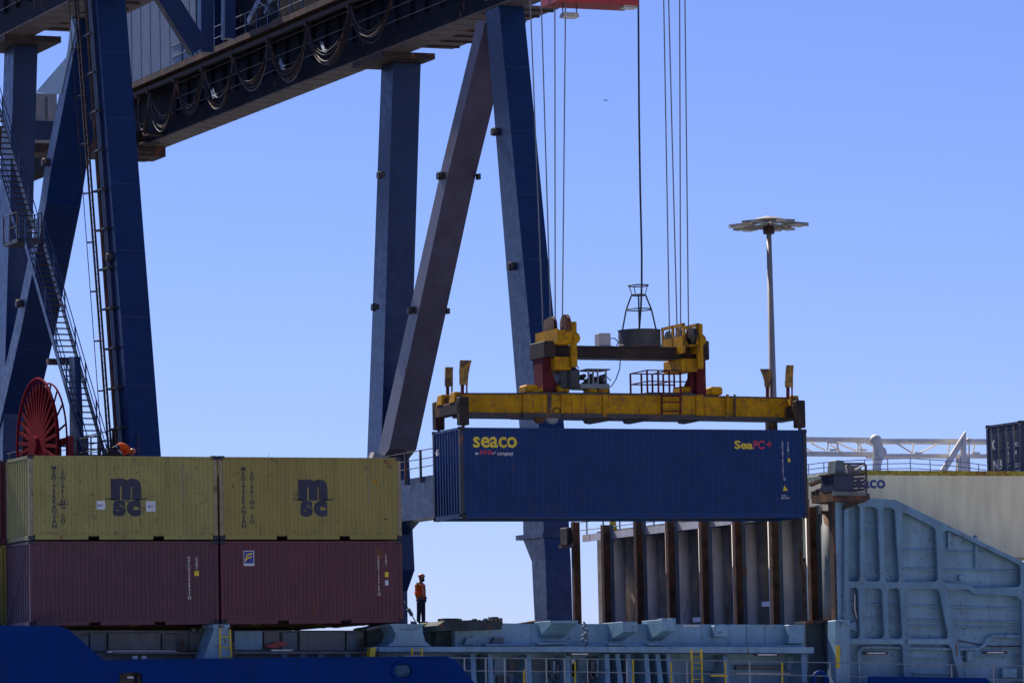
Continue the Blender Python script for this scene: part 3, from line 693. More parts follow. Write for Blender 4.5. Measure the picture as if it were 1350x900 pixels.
for x in (rx0, rx0+(rx1-rx0)/2):
    for z in (zr_, (zr_+zf)/2): gr.tube([(x, 0.75, z), (x, 2.1, z)], 0.022, 6)
gr.build('guard_rail', 'post_red', sp_)
MB().box((rx0, 0.7, zf-0.06), (rx1, 2.15, zf)).build('platform', 'dark_rust', sp_)
# cable tub with its wire guide cone
tc = LY(843, 445, 1.22)
ztb = LY(843, 457, 1.0).z; ztt = LY(843, 434.5, 1.0).z
tb_ = MB().lathe((tc.x, 1.22, ztb), [(0.70, 0), (0.71, 0.05), (0.69, 0.08), (0.69, (ztt-ztb)-0.04), (0.71, ztt-ztb), (0.66, ztt-ztb), (0.64, 0.1)], 28).build('cable_tub', 'tub', sp_, smooth=False)
def zy(py): return LY(843, py, 1.22).z
g = MB()
for py, r in ((376.5, 0.33), (389, 0.23), (408, 0.41)): g.ring((tc.x, 1.22, zy(py)), r, 0.022, 'z', 24, 5)
g.build('guide_ring', 'black_rubber', sp_)
for a_ in (-0.41, PI-0.41, -0.41-PI/2):
    d = Vector((math.cos(a_), math.sin(a_), 0)); c = Vector((tc.x, 1.22, 0))
    MB().tube([c+d*0.55+Vector((0, 0, ztt)), c+d*0.41+Vector((0, 0, zy(408))), c+d*0.23+Vector((0, 0, zy(389)))], 0.026, 6).build('guide_leg', 'black_rubber', sp_)
for a_ in (0, 1.57, 3.14, 4.71):
    d = Vector((math.cos(a_), math.sin(a_), 0)); c = Vector((tc.x, 1.22, 0))
    MB().tube([c+d*0.23+Vector((0, 0, zy(389))), c+d*0.33+Vector((0, 0, zy(376.5)))], 0.015, 5).build('guide_strut', 'black_rubber', sp_)

# ---------------------------------------------------------------- hoist ropes, power cable, trolley
def toW(v): v = Vector(v); return Vector((B0.x+v.x*cB-v.y*sB, B0.y+v.x*sB+v.y*cB, B0.z+v.z))
ordn = ['first', 'second', 'third', 'fourth', 'fifth', 'sixth', 'seventh', 'eighth']
rp_ = [((699, 0), (707, 200), 430, 1.95), ((713.5, 0), (719.5, 200), 430, 1.55), ((731.5, 0), (731.7, 200), 426, 1.0), ((745.6, 0), (743.6, 200), 424, 0.5),
       ((875, 0), (878.5, 200), 432, 1.95), ((881.5, 0), (886.7, 200), 430, 1.5), ((896, 0), (896.6, 200), 428, 1.1), ((903, 0), (905.2, 200), 426, 0.45)]
for i, (p0, p1_, ye, yl) in enumerate(rp_):
    sl_ = (p1_[0]-p0[0])/200
    a = toW(LY(p0[0]-sl_*60, -60, yl)); b_ = toW(LY(p0[0]+sl_*ye, ye+6, yl))
    o = MB().tube([Vector((0, 0, 0)), a-b_], 0.021, 6).build('hoist_rope', 'rope')
    o.location = b_
    tag(o, '%s steel hoist rope from the left, running up from the %s sheaves' % (ordn[i], 'left' if i < 4 else 'right'), 'rope', 'hoist ropes of the crane')
pc = [LY(840.5, -60, 1.22), LY(841.5, 0, 1.22), LY(842.5, 150, 1.22), LY(844, 250, 1.22), LY(846, 330, 1.22), LY(846, 376, 1.22), LY(845, 405, 1.22), LY(842.5, 436, 1.22)]
W_ = [toW(v) for v in pc]; b_ = W_[-1]
o = MB().tube([w-b_ for w in W_], 0.034, 8).build('power_cable', 'black_rubber'); o.location = b_
tag(o, 'thick black power cable hanging into the wire cone and round tub', 'cable')
tr = thing('crane_trolley', 'red underside of the crane trolley with two floodlights at the top edge', 'trolley', toW(LY(785, -30, 0.0)))
def TL(v): return toW(v)-tr.location
a = LY(730, -26, 0.2); b_ = LY(842, 8, 0.2)
zc_ = LY(785, 9.5, 0.9).z
q = [TL((LY(734, 5, 0.2).x, 0.2, zc_+0.0)), TL((LY(842, 5, 0.2).x, 0.2, zc_)), TL((LY(842, 5, .2).x, 0.2, zc_+1.1)), TL((LY(734, 5, .2).x, 0.2, zc_+1.1))]
MB().prism(q, (0.0, 1.2, 0)).build('trolley_frame', 'red_paint', tr)
MB().prism([TL((LY(732, 5, 0.1).x, 0.1, zc_+0.25)), TL((LY(842, 5, 0.1).x, 0.1, zc_+0.25)), TL((LY(842, 5, .1).x, 0.1, zc_+0.33)), TL((LY(732, 5, .1).x, 0.1, zc_+0.33))], (0.0, 0.1, 0)).build('frame_edge', 'dark_rust', tr)
for px0, px1, py0, py1 in ((743, 764, 17, 21.5), (822, 841, 3, 9.5)):
    u = LY(px0, py1, 0.25); w = LY(px1, py0, 0.25)
    f = MB().prism([TL((u.x, .25, u.z)), TL((w.x, .25, u.z)), TL((w.x-0.05, .25, w.z)), TL((u.x+0.05, .25, w.z))], (0, 0.35, 0)).build('floodlight', 'lamp_grey', tr)
    MB().prism([TL((u.x+0.03, .27, u.z-0.004)), TL((w.x-0.03, .27, u.z-0.004)), TL((w.x-.03, .27, u.z-0.03)), TL((u.x+0.03, .27, u.z-0.03))], (0, 0.3, 0)).build('lens', 'lens', f)
    g = MB()
    for x in (u.x+0.04, w.x-0.04): g.bar(TL((x, 0.4, u.z+0.05)), TL((x, 0.4, zc_+0.1)), 0.03, 0.03)
    g.build('lamp_bracket', 'dark_rust', f)
# ---------------------------------------------------------------- ship-to-shore gantry crane on the quay
XR = 74.30; XLF = 57.05; WLEG = 1.12
crane = thing('gantry_crane', 'huge dark blue ship-to-shore gantry crane straddling the quay behind the ship', 'crane', (XLF, 170, 3.2))
CO = Vector((XLF, 170, 3.2))
def cv(p): return Vector(p)-CO
def prismX(name, pts, X, w, material, bevel=0.0, parent=None):
    P = [cv(PX(a, b, X)) for a, b in pts]
    return MB().prism(P, (w, 0, 0)).build(name, material, parent or crane, bevel=bevel)
def cbox(name, a, b, material, parent=None, bevel=0.0):
    return MB().box(cv(a), cv(b)).build(name, material, parent or crane, bevel=bevel)
def leg(X, segs, name='leg', W=1.12):           # segs: (z, y front, y back), side profile of a box leg
    P = [(X, y0, z) for z, y0, y1 in segs]+[(X, y1, z) for z, y0, y1 in reversed(segs)]
    return MB().prism([cv(p) for p in P], (W, 0, 0)).build(name, 'crane', crane)
zs = lambda px, py, X=XR: PX(px, py, X)
nb_ = zs(717, 700); nb2 = zs(719, 738); nl1 = zs(690, 712); nl2 = zs(701, 738)
near_segs = [(3.9, 167.15, 168.1), (nb2.z, zs(719, 738).y, nl2.y), (nl1.z, nb_.y, nl1.y), (16.6, 167.5, 169.48), (35.5, 170.9, 172.3), (40.0, 171.7, 173.0)]
left_segs = near_segs[:3]+[(16.6, 168.0, 169.5), (35.5, 171.65, 173.1), (40.0, 172.5, 174.0)]
fb = PX(541, 745, XR+WLEG).y
far_segs = [(3.9, fb+1.0, fb+2.4), (11.8, fb+0.9, fb+2.4), (12.7, fb, fb+2.6), (17.8, 184.85, 186.5), (34.8, 182.6, 184.0), (44.0, 181.5, 182.8)]
def farleg(X, W):                        # upright far leg; its foot stands a little outboard
    sl = 0.404 if X == XR else 0.311
    def ring(z, y0, y1, dx): return [(X+dx, y0, z), (X+dx+W, y0, z), (X+dx+W, y1, z), (X+dx, y1, z)]
    zs_ = ((3.9, fb+1.0, fb+2.4), (11.8, fb+0.9, fb+2.4), (12.7, fb, fb+2.6), (17.8, 184.85, 186.5), (35.15, 182.6, 184.0)); R = []
    for z, y0, y1 in zs_:
        yc = 184.85; d = yc-y0 if z > 17 else 0.0; R.append(ring(z, y0+d, y1+d, d*sl))
    mb = MB()
    for a, b in zip(R, R[1:]): mb.hexa([cv(p) for p in a], [cv(p) for p in b])
    MB().box(cv((X+0.3, 184.9, 39.0)), cv((X+1.3, 186.2, 45.0))).build('upper_leg', 'crane', crane)
    return mb.build('leg', 'crane', crane)
for X in (XR, XLF):
    l1 = leg(X, near_segs) if X == XR else leg(X, left_segs, 'leg', 1.22); l2 = farleg(X, 1.32 if X == XR else 1.05)
    z = nl1.z
    MB().box(cv((X-0.12, nb_.y-0.12, z+0.02)), cv((X+WLEG+0.1, nl1.y+0.5, z+0.22))).build('leg_collar', 'crane', l1)
    # weld seams and lugs on the left faces
    for k in range(1, 7):
        zz = 16.6 + k*2.7; u = (zz-16.6)/18.9; y0 = 167.5+3.4*u if X == XR else 168.0+3.65*u
        MB().box(cv((X-0.006, y0-0.006, zz)), cv((X+WLEG+0.006, y0+0.3, zz+0.03))).build('weld_band', 'crane', l1)
def lug(px, py, X):
    p = cv(PX(px, py, X)); MB().box((p.x-0.16, p.y-0.30, p.z-0.12), (p.x+0.02, p.y+0.30, p.z+0.12)).lathe((p.x-0.16, p.y, p.z), [(0.16, -0.06), (0.18, 0), (0.18, 0.1)], 10, 'x').build('lifting_lug', 'spreader_dark', crane)
for px, py in ((504, 231), (496.5, 405), (583, 232), (544, 409), (655, 174), (676, 351)): lug(px, py, XR)
for px, py in ((62, 214), (27.5, 400), (127, 154), (147, 339)): lug(px, py, XLF)
for px, py in ((628.5, 233), (588, 410)):
    p = cv(PX(px, py, XR+1.28)); MB().box((p.x, p.y-0.12, p.z-0.12), (p.x+0.14, p.y+0.12, p.z+0.12)).build('lifting_lug', 'spreader_dark', crane)
for px, py in ((111, 215), (76, 401)):
    p = cv(PX(px, py, XLF+1.5)); MB().box((p.x, p.y-0.12, p.z-0.12), (p.x+0.16, p.y+0.12, p.z+0.12)).build('lifting_lug', 'spreader_dark', crane)
# diagonal braces
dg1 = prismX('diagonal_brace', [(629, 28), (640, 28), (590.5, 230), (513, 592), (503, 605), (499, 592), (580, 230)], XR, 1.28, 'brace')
dg2 = prismX('diagonal_brace', [(97, 25), (106, 25), (67.6, 222), (60.5, 270), (28, 434), (-14, 620), (-24, 620), (18, 434), (52, 270), (59, 222)], XLF, 1.5, 'crane')
prismX('gusset_plate', [(94, 22), (99, 40), (80, 125), (47, 122), (88, 75)], XLF-0.03, 0.05, 'crane_pale')
for dg, X, w, pts in ((dg1, XR, 1.28, [(568, 322), (546, 420), (528, 510)]), (dg2, XLF, 1.5, [(45, 350), (22, 460)])):
    for px, py in pts:
        p = cv(PX(px, py, X)); MB().bar((p.x-0.01, p.y, p.z), (p.x+w+0.01, p.y, p.z), 0.03, 0.03).build('weld_band', 'dark_rust', dg)
# lower sill beams between near and far leg, with guard rails
zt = zs(550, 629).z; zb = zs(550, 684).z
for X in (XR, XLF):
    sb = cbox('sill_beam', (X+0.02, 169.2, zb), (X+WLEG-0.02, 185.2, zt), 'crane')
    MB().prism([cv((X+0.02, 185.2, zb+0.1)), cv((X+0.02, 183.2, zb+0.02)), cv((X+0.02, 185.2, zb-0.7))], (WLEG-0.04, 0, 0)).build('gusset', 'crane', sb)
    g = MB()
    for k in range(9): y = 170+k*1.7; posts('guard_post', [((X-0.05, y, zt-0.25), (X-0.05, y, zt+1.15))], 0.09, 'spreader_dark', sb, cv)
    g = MB()
    for h in (0.4, 0.75, 1.12): g.tube([cv((X-0.05, 169.8, zt+h)), cv((X-0.05, 184.0, zt+h))], 0.022, 6)
    g.build('guard_rail', 'spreader_dark', sb)
    p = zs(506, 612) if X == XR else None
fl = PY(505, 600, 184.3); fl = cv(fl)
MB().hexa([(fl.x-0.5, fl.y, fl.z-0.1), (fl.x+0.3, fl.y, fl.z-0.4), (fl.x+0.3, fl.y+.5, fl.z-0.4), (fl.x-0.5, fl.y+.5, fl.z-0.1)],
          [(fl.x-0.4, fl.y, fl.z+0.15), (fl.x+0.45, fl.y, fl.z-0.15), (fl.x+0.45, fl.y+.5, fl.z-0.15), (fl.x-0.4, fl.y+.5, fl.z+0.15)]).build('floodlight', 'lamp_grey', crane)
# bogies and portal beams out of sight behind the ship
for X in (XR, XLF):
    for y in (167.6, fb+1.7):
        cbox('wheel_bogie', (X-3, y-0.6, 3.2), (X+4, y+0.6, 4.3), 'crane')
cbox('portal_beam', (XLF+WLEG, 185.1, 8.0), (XR, 186.4, 10.0), 'crane')
# trolley girders
GZ0, GZ1 = 35.45, 39.0
YE = 217.5
ext = {XR: 150.0, XLF: 165.0}
for X in (XR, XLF):
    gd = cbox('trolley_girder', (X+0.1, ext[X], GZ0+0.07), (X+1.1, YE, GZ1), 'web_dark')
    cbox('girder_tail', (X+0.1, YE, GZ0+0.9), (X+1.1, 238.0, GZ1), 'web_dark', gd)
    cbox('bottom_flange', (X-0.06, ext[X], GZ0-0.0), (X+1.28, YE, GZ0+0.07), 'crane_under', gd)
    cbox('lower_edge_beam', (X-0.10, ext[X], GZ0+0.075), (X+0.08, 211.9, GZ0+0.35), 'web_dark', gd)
    for k in range(24):
        y = 172+k*1.7; MB().box(cv((X-0.03, y, GZ0+0.9)), cv((X+0.1, y+0.06, GZ1-0.3))).build('web_stiffener', 'web_dark', gd)
    for k in range(30):
        y = 165.5+k*1.5; MB().box(cv((X-0.055, y, GZ0-0.02)), cv((X+1.27, y+0.05, GZ0+0.0))).build('flange_seam', 'crane_under', gd)
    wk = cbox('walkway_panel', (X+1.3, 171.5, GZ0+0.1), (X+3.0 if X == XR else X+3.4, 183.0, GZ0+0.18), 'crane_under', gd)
    for k in range(8): MB().box(cv((X+1.3, 172+k*1.45, GZ0+0.02)), cv((X+2.98, 172.08+k*1.45, GZ0+0.1))).build('walkway_joist', 'dark_rust', wk)
    cbox('bearing_plate', (X-0.1, 183.6, GZ0-0.28), (X+2.4, 187.2, GZ0-0.02), 'dark_rust', gd)
    # outboard festoon walkway
    a = PX(300, 60, X-0.9) if X == XR else None
    rz = PX(300, 60, XR-0.9).z
    cbox('walkway', (X-0.95, ext[X], rz-0.05), (X+0.1, 238.0, rz+0.03), 'rust_steel', gd)
    cbox('walkway_edge', (X-1.0, ext[X], rz-0.12), (X-0.94, 238.0, rz+0.16), 'rust_steel', gd)
    cbox('festoon_track', (X-0.75, ext[X], rz-0.45), (X-0.55, 238.0, rz-0.25), 'dark_rust', gd)
    g = MB()
    for k in range(40):
        y = ext[X]+0.5+k*1.5
        if y < 209 and y > 190: posts('guard_post', [((X-0.97, y, rz), (X-0.97, y, rz+1.1))], 0.05, 'crane', gd, cv)
    g = MB()
    for h in (0.55, 1.1): g.tube([cv((X-0.97, ext[X], rz+h)), cv((X-0.97, 209, rz+h))], 0.025, 6)
    g.build('guard_rail', 'crane_house', gd)
    # slanting pale pipe lines on the web
    g = MB()
    for z in (GZ0+1.1, GZ0+1.7, GZ0+2.4): g.tube([cv((X-0.06, ext[X], z)), cv((X-0.06, 211, z))], 0.018, 5)
    g.build('conduit', 'grey_ink', gd)
# festoon cable loops
rz = PX(300, 60, XR-0.9).z; XF = XR-0.65
ys = [PX(px, 0, XF).y for px in ()]
def y_at(px, X, z):                     # depth at which the rail line (X, z) crosses image column px
    lo, hi = 150.0, 215.0
    for _ in range(40):
        mid = (lo+hi)/2; d = Vector((X, mid, z-CZ)); q = d
        # project
        xr = q.dot(right)/q.dot(fwd)*FOC+675
        if xr > px: lo = mid
        else: hi = mid
    return (lo+hi)/2
sup = [y_at(px, XF, rz-0.45) for px in (160, 197, 232, 268, 308, 355, 406, 462, 520)]
for i, (a, b_) in enumerate(zip(sup, sup[1:])):
    fest = None
    for j in range(7):
        dr = 1.5+0.85*random.random(); pts = []; off = random.uniform(-0.12, 0.12); sk_ = random.uniform(-0.25, 0.25)
        for k in range(17):
            u = k/16; y = a+(b_-a)*u; s = 1-(2*u-1)**2
            s = s**0.72
            pts.append(cv((XF+off*s+random.uniform(-.008, .008), y+random.uniform(-.01, .01)+0.06*(j-3)*(1-2*u)*0.6+sk_*s*(1-s)*2, rz-0.45-dr*s)))
        MB().tube(pts, 0.030 if j else 0.04, 6).build('festoon_cable', 'dark_rust' if j != 2 else 'crane_under', crane)
    MB().box(cv((XF-0.16, a-0.12, rz-0.62)), cv((XF+0.16, a+0.12, rz-0.40))).build('festoon_carrier', 'dark_rust', crane)
    if i in (3, 5, 6):                  # frayed light rope ends tied round some loops
        g = MB()
        for j in range(5):
            y = a+(b_-a)*(0.30+0.1*random.random()); z = rz-1.55-0.25*random.random()
            g.tube([cv((XF-0.1, y, z)), cv((XF-0.12, y-0.25*(1+random.random()), z-0.25-0.2*random.random())), cv((XF-0.12, y-0.55-0.3*random.random(), z-0.35-0.2*random.random()))], 0.02, 5)
        g.build('frayed_rope', 'sticker', crane)
MB().tube([cv(PX(303, 30, XF)), cv(PX(312, 40, XF)), cv(PX(340, 2, XF)), cv(PX(350, 9, XF))][2:], 0.03, 5).build('loose_rope', 'sticker', crane)
# landside end tie, cross beams and machinery house between the girders
cbox('end_tie', (XLF-0.2, YE-1.2, 34.95), (XR+1.2, YE+0.8, 36.2), 'dark_rust')
for k in range(4):
    cbox('step', (XR-0.9, YE-2.2-0.8*k, 34.6+0.32*k), (XR+0.0, YE-1.5-0.8*k, 34.68+0.32*k), 'dark_rust')
hs = cbox('machinery_house', (73.35, 205.5, rz+0.2), (76.5, 221.0, 46.0), 'crane_house')
for k in range(10):
    y = 206.4+k*1.45
    MB().box(cv((73.335, y, rz+0.25)), cv((73.35, y+0.05, 45.9))).build('wall_rib', 'crane_house', hs)
cbox('cross_beam', (73.55, 203.4, rz+0.1), (83.5, 205.4, 46.0), 'crane')
for k in range(6): cbox('column', (74.3+1.4*k, 203.1, rz+0.1), (74.6+1.4*k, 203.4, 46.0), 'crane')
cbox('cross_beam', (75.9, 186.5, GZ1), (78.2, 188.5, 46.0), 'crane')
cbox('cross_beam', (XLF+1.2, 200.5, 43.0), (73.5, 202.2, 46.0), 'crane')
for a, b_, w, yy in (((214, -10), (262, 66), 0.9, 188.0), ((271, -10), (271, 70), 0.6, 188.9), ((301, -10), (301, 52), 0.5, 188.4)):
    p = PY(*a, yy); q = PY(*b_, yy)
    MB().bar(cv(p), cv(q), w, 0.5, (0, 1, 0)).build('strut', 'crane', crane)
cbox('upper_beam', (XR-0.6, 165, rz+1.35), (XR-0.3, 192.0, rz+2.0), 'crane_house')
for a, b_, w in (((330, 30), (360, -30), 0.35), ((352, 18), (372, -20), 0.18), ((358, 18), (356, -30), 0.18)):
    MB().bar(cv(PX(*a, XR-0.45)), cv(PX(*b_, XR-0.45)), w, 0.3, (1, 0, 0)).build('strut', 'crane_house', crane)
# members that leave the small triangles of sky at the top edge
for a, b_, w in (((567, 5), (590, 20), 0.22), ((536, 52), (563, -6), 0.25), ((606, 12), (600, -30), 0.8), ((620, 10), (640, -20), 0.3)):
    MB().bar(cv(PX(*a, XR+0.5)), cv(PX(*b_, XR+0.5)), w, 0.3, (1, 0, 0)).build('strut', 'crane', crane)
cbox('tie_wall', (XR+0.3, 190, GZ1), (XR+0.9, 203, GZ1+3.5), 'web_dark')
g = MB()
for h in (0.3, 0.6, 0.9, 1.2): g.tube([cv((XR+1.15, 168, GZ1+h)), cv((XR+1.15, 186, GZ1+h))], 0.014, 5)
g.build('guard_rail', 'spreader_dark', crane)
# operator's rest room, tie and brackets glimpsed between the legs on the far left
p = cv(PY(43, 160, 196)); q = cv(PY(75, 124, 196)); MB().box((p.x, p.y, p.z), (q.x, q.y+2, q.z)).build('cable_room', 'grey_box', crane)
MB().box((p.x+0.6, p.y-0.03, p.z+0.1), (q.x-0.45, p.y, q.z-0.15)).build('room_door', 'deck_grey', crane)
p = cv(PY(36, 184, 195)); q = cv(PY(72, 160, 195)); MB().box(p, (q.x, q.y+1, q.z)).build('tie_beam', 'crane', crane)
# access stairs on the left frame: treads, stringers and rails
XS = XLF-1.3
def stair(p0, p1, W, n, label=None):
    a = PX(*p0, XS); b = PX(*p1, XS)
    st = MB(); st.bar(cv(a), cv(b), 0.05, 0.26); s1 = st.build('stringer', 'crane', crane)
    w = Vector((W, 0, 0)); st = MB(); st.bar(cv(a+w), cv(b+w), 0.05, 0.26); st.build('stringer', 'crane_house', crane)
    tm = MB().box((0, -0.11, -0.02), (W, 0.11, 0.02)).mesh('tread'); tm.materials.append(M['dark_rust'])
    for i in range(n):
        c = a+(b-a)*((i+0.5)/n); link('tread', tm, None, crane, None, cv(c))
    for ww in (Vector((0, 0, 0)), w):
        g = MB()
        for h in (0.55, 1.05): g.tube([cv(a+ww+Vector((0, 0, h))), cv(b+ww+Vector((0, 0, h)))], 0.022, 6)
        g.build('stair_rail', 'crane', crane)
        g = MB()
        k = max(2, int((b-a).length/1.8))
        for i in range(k+1): c = a+(b-a)*(i/k)+ww; posts('stair_post', [(c, c+Vector((0, 0, 1.05)))], 0.05, 'crane', crane, cv)
stair((34, 322), (116, 612), 0.80, 37)
stair((-32, 120), (26, 318), 0.80, 27)
a = PX(8, 322, XS); b_ = PX(26, 322, XS)
cbox('landing', (XS-0.1, min(a.y, b_.y), a.z-0.12), (XS+0.95, max(a.y, b_.y), a.z+0.05), 'spreader_dark')
g = MB()
for y in (a.y, (a.y+b_.y)/2, b_.y):
    for x in (XS-0.1, XS+0.95): posts('landing_post', [((x, y, a.z), (x, y, a.z+1.15))], 0.05, 'spreader_dark', crane, cv)
for h in (0.55, 1.12):
    for x in (XS-0.1, XS+0.95): g.tube([cv((x, a.y, a.z+h)), cv((x, b_.y, a.z+h))], 0.022, 6)
g.build('landing_rail', 'spreader_dark', crane)
p = PX(62, 477, XS); q = PX(98, 477, XS); cbox('stair_bracket', (XS-0.1, p.y-0.5, p.z-0.14), (XS+1.05, p.y-0.2, p.z+0.1), 'spreader_dark')
prismX('stair_column', [(91, 470), (98, 470), (104, 612), (92, 612)], XS+0.2, 0.25, 'crane')
p = PX(110, 590, XS)
cbox('landing', (XS-0.1, p.y-2.2, p.z-0.9), (XS+1.6, p.y+1.5, p.z-0.8), 'dark_rust')
g = MB()
for k in range(5):
    y = p.y-2.1+k*0.85; posts('landing_post', [((XS+1.55, y, p.z-0.8), (XS+1.55, y, p.z+0.35)), ((XS-0.1, y, p.z-0.8), (XS-0.1, y, p.z+0.35))], 0.05, 'spreader_dark', crane, cv)
for h in (-0.2, 0.35): g.tube([cv((XS+1.55, p.y-2.1, p.z+h)), cv((XS+1.55, p.y+1.4, p.z+h))], 0.025, 6); g.tube([cv((XS-.1, p.y-2.1, p.z+h)), cv((XS-.1, p.y+1.4, p.z+h))], 0.025, 6)
g.build('landing_rail', 'spreader_dark', crane)
# ladder and pipes down the left near leg
XQ = XLF-0.02
def legy(z, off): return (168.0+(z-16.6)*0.193)+off-0.35
g = MB()
for off in (1.75, 2.1): posts('ladder_rail', [((XQ-0.3, legy(14, off), 14), (XQ-0.3, legy(40, off), 40))], 0.07, 'dark_rust', crane, cv)
g = MB()
for k in range(85):
    z = 14+k*0.3; g.tube([cv((XQ-0.3, legy(z, 1.75), z)), cv((XQ-0.3, legy(z, 2.1), z))], 0.016, 5)
g.build('ladder_rungs', 'dark_rust', crane)['kind'] = 'stuff'
for k in range(12):
    z = 15.2+k*2.0
    MB().tube([cv((XQ-0.3, legy(z, 1.85), z)), cv((XQ-0.48, legy(z, 1.8), z)), cv((XQ-0.58, legy(z, 2.05), z)), cv((XQ-0.48, legy(z, 2.3), z)), cv((XQ-0.3, legy(z, 2.2), z))], 0.02, 5).build('ladder_hoop', 'dark_rust', crane)
for dx, dy in ((-0.58, 2.05),):
    MB().tube([cv((XQ+dx, legy(15.2, dy), 15.2)), cv((XQ+dx, legy(37.5, dy), 37.5))], 0.018, 5).build('cage_bar', 'dark_rust', crane)
for off, r, mt in ((1.7, 0.10, 'rust_steel'), (1.35, 0.06, 'crane_house'), (1.15, 0.04, 'crane_house')):
    MB().tube([cv((XLF-0.12, legy(14, off-0.05), 14)), cv((XLF-0.12, legy(40, off-0.5), 40))], r, 8).build('conduit', mt, crane)
for k in range(14):
    z = 16+k*1.6
    MB().box(cv((XLF-0.26, legy(z, 0.75), z)), cv((XLF-0.0, legy(z, 1.8), z+0.08))).build('pipe_clamp', 'spreader_dark', crane)
# cable reel
rc = PX(49, 586, XLF-2.2); R = abs(PX(49, 499, XLF-2.2).z-rc.z)
reel = thing('cable_reel', 'big crimson spoked cable reel standing on edge beside the crane stairs', 'reel', (rc.x, rc.y, rc.z))
MB().ring((0, 0, 0), R, 0.055, 'x', 48, 6).build('rim', 'reel_red', reel, smooth=True)
MB().ring((0.45, 0, 0), R*0.93, 0.04, 'x', 48, 6).build('rim', 'reel_red', reel, smooth=True)
sm = MB().prism([(-0.02, -0.10, 0.2), (-0.02, 0.10, 0.2), (-0.02, 0.05, R), (-0.02, -0.05, R)], (0.06, 0, 0)).mesh('spoke'); sm.materials.append(M['reel_red'])
sm2 = MB().bar((0.25, 0, 0.2), (0.45, 0, R*0.93), 0.07, 0.05, (1, 0, 0)).mesh('spoke'); sm2.materials.append(M['reel_red'])
for k in range(34):
    o = link('spoke', sm, None, reel); o.rotation_euler = (2*PI*k/34, 0, 0)
    if k % 2: o = link('spoke', sm2, None, reel); o.rotation_euler = (2*PI*k/34, 0, 0)
for k in range(60):
    a = 2*PI*(k+0.5)/60
MB().lathe((0, 0, 0), [(0.30, -0.15), (0.36, -0.1), (0.36, 0.4), (0.30, 0.45)], 18, 'x').build('hub', 'reel_red', reel)
MB().lathe((0.14, 0, 0), [(R*0.90, -0.04), (R*0.90, 0.04)], 40, 'x').build('cable_coil', 'coil_dark', reel)
MB().box((0.5, -R*0.9, -R), (0.75, -R*0.9+0.25, 0.2)).box((0.5, R*0.3, -R), (0.75, R*0.3+0.25, 0.0)).box((0.52, -R*0.9+0.26, -0.1), (0.73, R*0.3-0.01, 0.15)).build('reel_stand', 'red_paint', reel)

# ---------------------------------------------------------------- light mast
mx = PY(1019.5, 540, 220.0); mt_ = PY(1014.3, 300, 220.0)
mast = thing('light_mast', 'tall grey high-mast light with a ring of floodlights against the sky', 'light mast', (mx.x, 220.0, 3.2))
zt = mt_.z-3.2
MB().lathe((0, 0, 0), [(0.42, 0), (0.40, 0.4), (0.24, zt*0.5), (0.135, zt)], 16).build('pole', 'mast', mast, smooth=True)
MB().lathe((0, 0, zt-0.1), [(0.30, -0.25), (0.32, 0.0), (0.22, 0.25), (0.22, 0.4)], 12).build('pole_head', 'rust_steel', mast)
MB().lathe((0, 0, zt+0.42), [(0.75, -0.06), (0.9, 0.0), (0.6, 0.1), (0.2, 0.2)], 24).build('canopy', 'lamp_grey', mast)
MB().ring((0, 0, zt+0.10), 1.35, 0.05, 'z', 32).build('lamp_ring', 'lamp_grey', mast)
for k in range(16):
    a = 2*PI*(k+0.3)/16; c, s_ = math.cos(a), math.sin(a)
    R1, R2 = 1.05, 2.16
    g = MB(); n = Vector((c, s_, 0)); t = Vector((-s_, c, 0)); z = zt+0.06+0.12*(k % 3 == 0)
    q = [n*R1-t*0.20, n*R2-t*0.29, n*R2+t*0.29, n*R1+t*0.20]
    top = [v+Vector((0, 0, z+0.15)) for v in q]; top[1].z -= 0.10; top[2].z -= 0.10
    bot = [v+Vector((0, 0, z)) for v in q]; bot[1].z -= 0.06; bot[2].z -= 0.06
    g.hexa([bot[0], bot[1], bot[2], bot[3]], [top[0], top[1], top[2], top[3]])
    l = g.build('luminaire', 'lamp_grey', mast)
    q2 = [n*(R1+0.35)-t*0.18, n*(R2-0.08)-t*0.26, n*(R2-0.08)+t*0.26, n*(R1+0.35)+t*0.18]
    MB().prism([v+Vector((0, 0, z-0.035)) for v in q2], (0, 0, -0.02)).build('lens', 'lens', l)
    MB().bar(n*0.2+Vector((0, 0, zt+0.1)), n*1.3+Vector((0, 0, z)), 0.06, 0.06).build('arm', 'lamp_grey', mast)

# ---------------------------------------------------------------- pale lattice crane jib, pedestal and A-frame beyond the off-white container
YJ = 168.0
jib = thing('crane_jib', 'long off-white lattice crane jib lying level beyond the containers', 'crane', PY(1180, 600, YJ))
JO = Vector(jib.location)
def jv(px, py, dy=0.0): return PY(px, py, YJ)-JO+Vector((0, dy, 0))
def jbar(a, b, w, dy=0.0, name='chord', h=None):
    return MB().bar(jv(*a, dy), jv(*b, dy), h or w, w, (0, 0, 1)).build(name, 'jib', jib)
jbar((1040, 578.5), (1160, 579.5), 0.17); jbar((1160, 580.5), (1345, 581), 0.15)
jbar((1040, 597.5), (1160, 598.5), 0.18); jbar((1160, 600), (1345, 600.5), 0.13)
jbar((1040, 577.5), (1160, 579.0), 0.12, 1.2); jbar((1040, 596.5), (1160, 597.5), 0.12, 1.2)
jbar((1160, 581), (1345, 582), 0.10, 1.2); jbar((1160, 600), (1345, 600), 0.10, 1.2)
